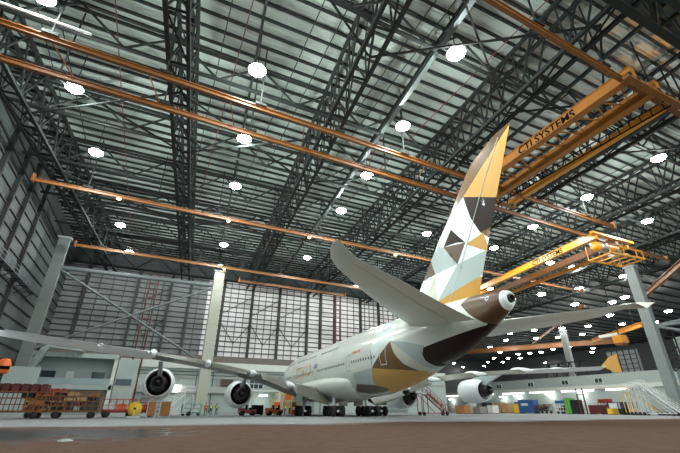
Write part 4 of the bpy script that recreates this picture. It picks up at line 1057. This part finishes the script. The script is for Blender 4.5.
# right hand row of equipment, facing the camera from x = 95
R90 = -pi / 2
def rcab(y_far, wd, h_, m_, label, nm='equipment_crate', x=95.0, lid=None): return cabinet((x, y_far, 0), (wd, 2.0, h_ * 1.2), m_, label, nm, R90, lid)
rcab(82.2, 3.0, 1.5, WOOD, 'brown orange crate below the right outboard engine, farthest left', x=70)
rcab(80.6, 1.4, 1.9, MIDG, 'grey machine crate right of the orange one below the right outboard engine', x=72)
rcab(78.8, 2.3, 1.3, METAL, 'pale metal low crate below the right outboard engine', x=72.5)
rcab(89.0, 1.9, 2.2, STEEL, 'dark crate just right of the pale metal low crate', x=85)
rcab(87.0, 2.0, 1.6, OFFW, 'cream crate right of the dark crate under the right wing', x=85)
rcab(94.3, 2.5, 2.3, TAN, 'left tan wooden crate under the right wing', lid=WOOD); rcab(91.5, 2.5, 2.1, TAN, 'right tan wooden crate left of the yellow unit', lid=WOOD)
rcab(87.3, 1.9, 2.0, YEL2, 'bright yellow unit beside the blue container')
rcab(89.0, 1.2, 2.4, BLUE, 'narrow blue locker left of the bright yellow unit', x=97.5)
bc = rcab(85.3, 5.0, 2.8, BLUE, 'large blue ribbed container in the middle of the right hand row', 'blue_container')
b = MB(); b.box(.9, 3.2, -.06, -.04, 1.9, 2.5); b.build('label_plate', WMET, bc)
t = rack_trolley((95, 80.0, 0), 3.9, 1.8, 2.2, 'brown grey rack trolley right of the blue container', mat('brown_steel', (.10, .085, .06), .6), None, rz=R90, bays=6, levels=4)
rack_trolley((95, 73.9, 0), 2.9, 1.6, 2.3, 'white and blue rack trolley left of the green cabinet', WMET, BLUE, rz=R90, bays=4, levels=2)
rcab(71.0, 1.5, 2.9, GREEN, 'bright green cabinet left of the dark cabinet and the red pipes', lid=STEEL); rcab(69.4, 1.7, 2.6, STEEL, 'dark cabinet right beside the bright green one')
rcab(65.0, 3.0, 1.6, MAROON, 'maroon low crate right of the red pipes'); rack_trolley((95, 64.6, 0), 2.9, 1.6, 2.5, 'maroon rack trolley behind the maroon low crate', MAROON, RED, rz=R90, bays=4, levels=2).location.x = 98
t = empty('work_stand', (95, 60.4, 0), R90, 'white work stand with dark legs left of the dark blue screens', 'stand')
b = MB()
for x in (0, 2.2):
    for y in (0, 1): b.box(x, x + .1, y, y + .1, 0, 2.5)
b.box(0, 2.3, 0, 1.1, 2.4, 2.5); b.box(0, 2.3, 0, 1.1, 1.1, 1.2); b.build('frame', STEEL, t); b = MB(); b.box(.2, 1.9, .1, .2, 1.2, 2.3); b.build('panel', WMET, t)
for yy, l in ((57.7, 'left dark blue screen panel near the boarding steps'), (55.6, 'right dark blue screen panel near the boarding steps')):
    t = empty('screen_panel', (95, yy, 0), R90, l, 'screen'); MB().box(0, 1.8, 0, .15, .7, 2.5).build('panel', mat('dark_blue', (.03, .04, .09), .5), t)
    b = MB(); b.box(0.05, .15, -.5, .6, 0, .1); b.box(1.65, 1.75, -.5, .6, 0, .1); b.box(.05, .15, 0, .12, .1, .7); b.box(1.65, 1.75, 0, .12, .1, .7); b.build('leg', METAL, t)
for yy, m_, l in ((59.2, YEL2, 'yellow floor cleaner by the white work stand'), (56.8, STEEL, 'dark compressor unit in front of the blue screens'), (54.4, YEL2, 'small yellow trolley box left of the yellow steps')): rcab(yy, 1.1, 1.0, m_, l, 'small_machine', x=92.5)
# roof truss stand on the service building and gold tail behind right wing tip
for k, (y0, y1) in enumerate(((62, 69), (72, 82), (84, 93), (95, 104), (108, 122), (126, 140))):
    t = empty('strip_lamp', (XB - .62, y0, 5.6), 0, 'long white strip lamp under the ledge of the service building, ' + ['rightmost', 'second from right', 'third from right', 'third from left', 'second from left', 'leftmost'][k], 'lamp', 'strip lamps on the service building')
    MB().box(-.2, .02, 0, y1 - y0, .3, .42).build('housing', WMET, t); MB().box(-.18, 0, .1, y1 - y0 - .1, -.1, .3).build('tube', mat('strip_lens', (.9, .9, .9), .4, emit=(.95, 1, .95), estr=1.6, var=0), t)
t = empty('rooftop_frame', (112, 82, 9.6), 0, 'dark zigzag steel frame standing on the service building roof', 'frame')
b = MB()
for k in range(4): b.beam((0, k * -3.5 + 6, 0), (0, k * -3.5 + 4.2, 4), .3, .3); b.beam((0, k * -3.5 + 4.2, 4), (0, k * -3.5 + 2.5, 0), .3, .3)
b.beam((0, 6, 4), (0, -8, 4), .3, .3); b.build('lattice', STEEL, t, fix=False)

# floor fittings
for (x, y), l in (((-2.1, 16.6), 'small bright metal floor cover at the left foreground stain'), ((9.9, 29.5), 'small metal floor cover beyond the left foreground stain')):
    t = empty('floor_cover', (x, y, 0), .3, l, 'floor cover'); MB().box(-.14, .14, -.18, .18, .004, .05).build('plate', METAL, t); MB().box(-.2, .2, -.24, .24, 0, .02).build('frame', WMET, t)

# ------------------------------------------------------------------ people
def make_person(loc, rz, top, vest, label, pose=0):
    t = empty('person', loc, rz, label, 'person')
    J = {'pel': (0, 0, .95, .13), 'wst': (0, 0, 1.08, .125), 'chs': (0, 0, 1.32, .15), 'nck': (0, 0, 1.47, .06), 'hd0': (0, -.01, 1.58, .085), 'hd1': (0, -.01, 1.69, .085)}
    E = [('pel', 'wst'), ('wst', 'chs'), ('chs', 'nck'), ('nck', 'hd0'), ('hd0', 'hd1')]
    for s, n in ((-1, 'l'), (1, 'r')):
        J['hp' + n] = (s * .09, 0, .90, .10); J['kn' + n] = (s * .11, -.03 - .05 * s * pose, .50, .065); J['an' + n] = (s * .12, .02 - .1 * s * pose, .10, .045); J['to' + n] = (s * .13, -.14 - .1 * s * pose, .045, .04)
        J['sh' + n] = (s * .19, 0, 1.41, .065); J['el' + n] = (s * .26, .02, 1.14, .045); J['wr' + n] = (s * .25, -.12 - .08 * pose, .93, .032); J['hn' + n] = (s * .25, -.16 - .08 * pose, .86, .036)
        E += [('pel', 'hp' + n), ('hp' + n, 'kn' + n), ('kn' + n, 'an' + n), ('an' + n, 'to' + n), ('chs', 'sh' + n), ('sh' + n, 'el' + n), ('el' + n, 'wr' + n), ('wr' + n, 'hn' + n)]
        for k in range(4):
            J['f%d%s' % (k, n)] = (s * (.232 + .012 * k), -.17 - .08 * pose - .012 * k, .78 + .008 * abs(k - 1), .009); E.append(('hn' + n, 'f%d%s' % (k, n)))
        J['th' + n] = (s * .215, -.19 - .08 * pose, .83, .010); E.append(('hn' + n, 'th' + n))
    keys = list(J); me = bpy.data.meshes.new('body'); me.from_pydata([J[k][:3] for k in keys], [(keys.index(a), keys.index(b)) for a, b in E], [])
    o = bpy.data.objects.new('body', me); COL.objects.link(o); o.parent = t
    md = o.modifiers.new('skin', 'SKIN')
    for i, k in enumerate(keys): me.skin_vertices[0].data[i].radius = (J[k][3], J[k][3])
    me.skin_vertices[0].data[0].use_root = True
    sb = o.modifiers.new('sub', 'SUBSURF'); sb.levels = 1; sb.render_levels = 1
    dg = bpy.context.evaluated_depsgraph_get(); dg.update(); m2 = bpy.data.meshes.new_from_object(o.evaluated_get(dg))
    o.modifiers.clear(); o.data = m2
    for mm_ in (SKIN, top, NAVY, BLACK): m2.materials.append(mm_)
    for p in m2.polygons:
        z = p.center.z; x = abs(p.center.x); p.use_smooth = True
        p.material_index = 3 if z < .1 else (0 if (x > .17 and z < .92) else 2 if z < 1.0 and x < .2 else 0 if z > 1.47 else 1)
    b = MB(); b.lathe([(1.66, .098), (1.70, .10), (1.76, .075), (1.79, .0)], 16, (0, .005, 0), 'z'); b.build('hair', HAIR, t)
    b = MB(); b.cbox((0, -.098, 1.625), (.025, .03, .04)); b.build('nose', SKIN, t); b = MB(); b.cbox((-.033, -.088, 1.655), (.022, .012, .012)); b.cbox((.033, -.088, 1.655), (.022, .012, .012)); b.cbox((0, -.09, 1.575), (.045, .01, .010)); b.build('eyes_and_mouth', HAIR, t)
    b = MB(); b.lathe([(1.02, .175), (1.2, .18), (1.36, .19), (1.44, .14)], 20, axis='z'); b.v = [(x, y * .82, z) for x, y, z in b.v]; b.build('vest', vest, t)
    b = MB(); b.lathe([(1.14, .183), (1.19, .185)], 20, axis='z'); b.v = [(x, y * .83, z) for x, y, z in b.v]; b.build('reflective_band', WMET, t)
    return t
make_person((8.6, 66, 0), .2, RED, ORG2, 'person in an orange red vest standing right of the teal cart', 1)
make_person((9.9, 70, 0), -.3, NAVY, HIVIS, 'left person of two in yellow vests under the left wing')
make_person((10.8, 70, 0), .5, NAVY, HIVIS, 'right person of two in yellow vests under the left wing', 1)
make_person((23.4, 73.3, 0), 0, NAVY, HIVIS, 'person in a yellow vest at the access platform near the left main wheels', 1)
make_person((46.0, 57.2, 0), .5, WMET, RED, 'person in a red vest at the foot of the red boarding steps', 1)
make_person((75.0, 77.2, 0), .5, NAVY, HIVIS, 'person in a yellow vest beside the white crate under the right outboard engine')
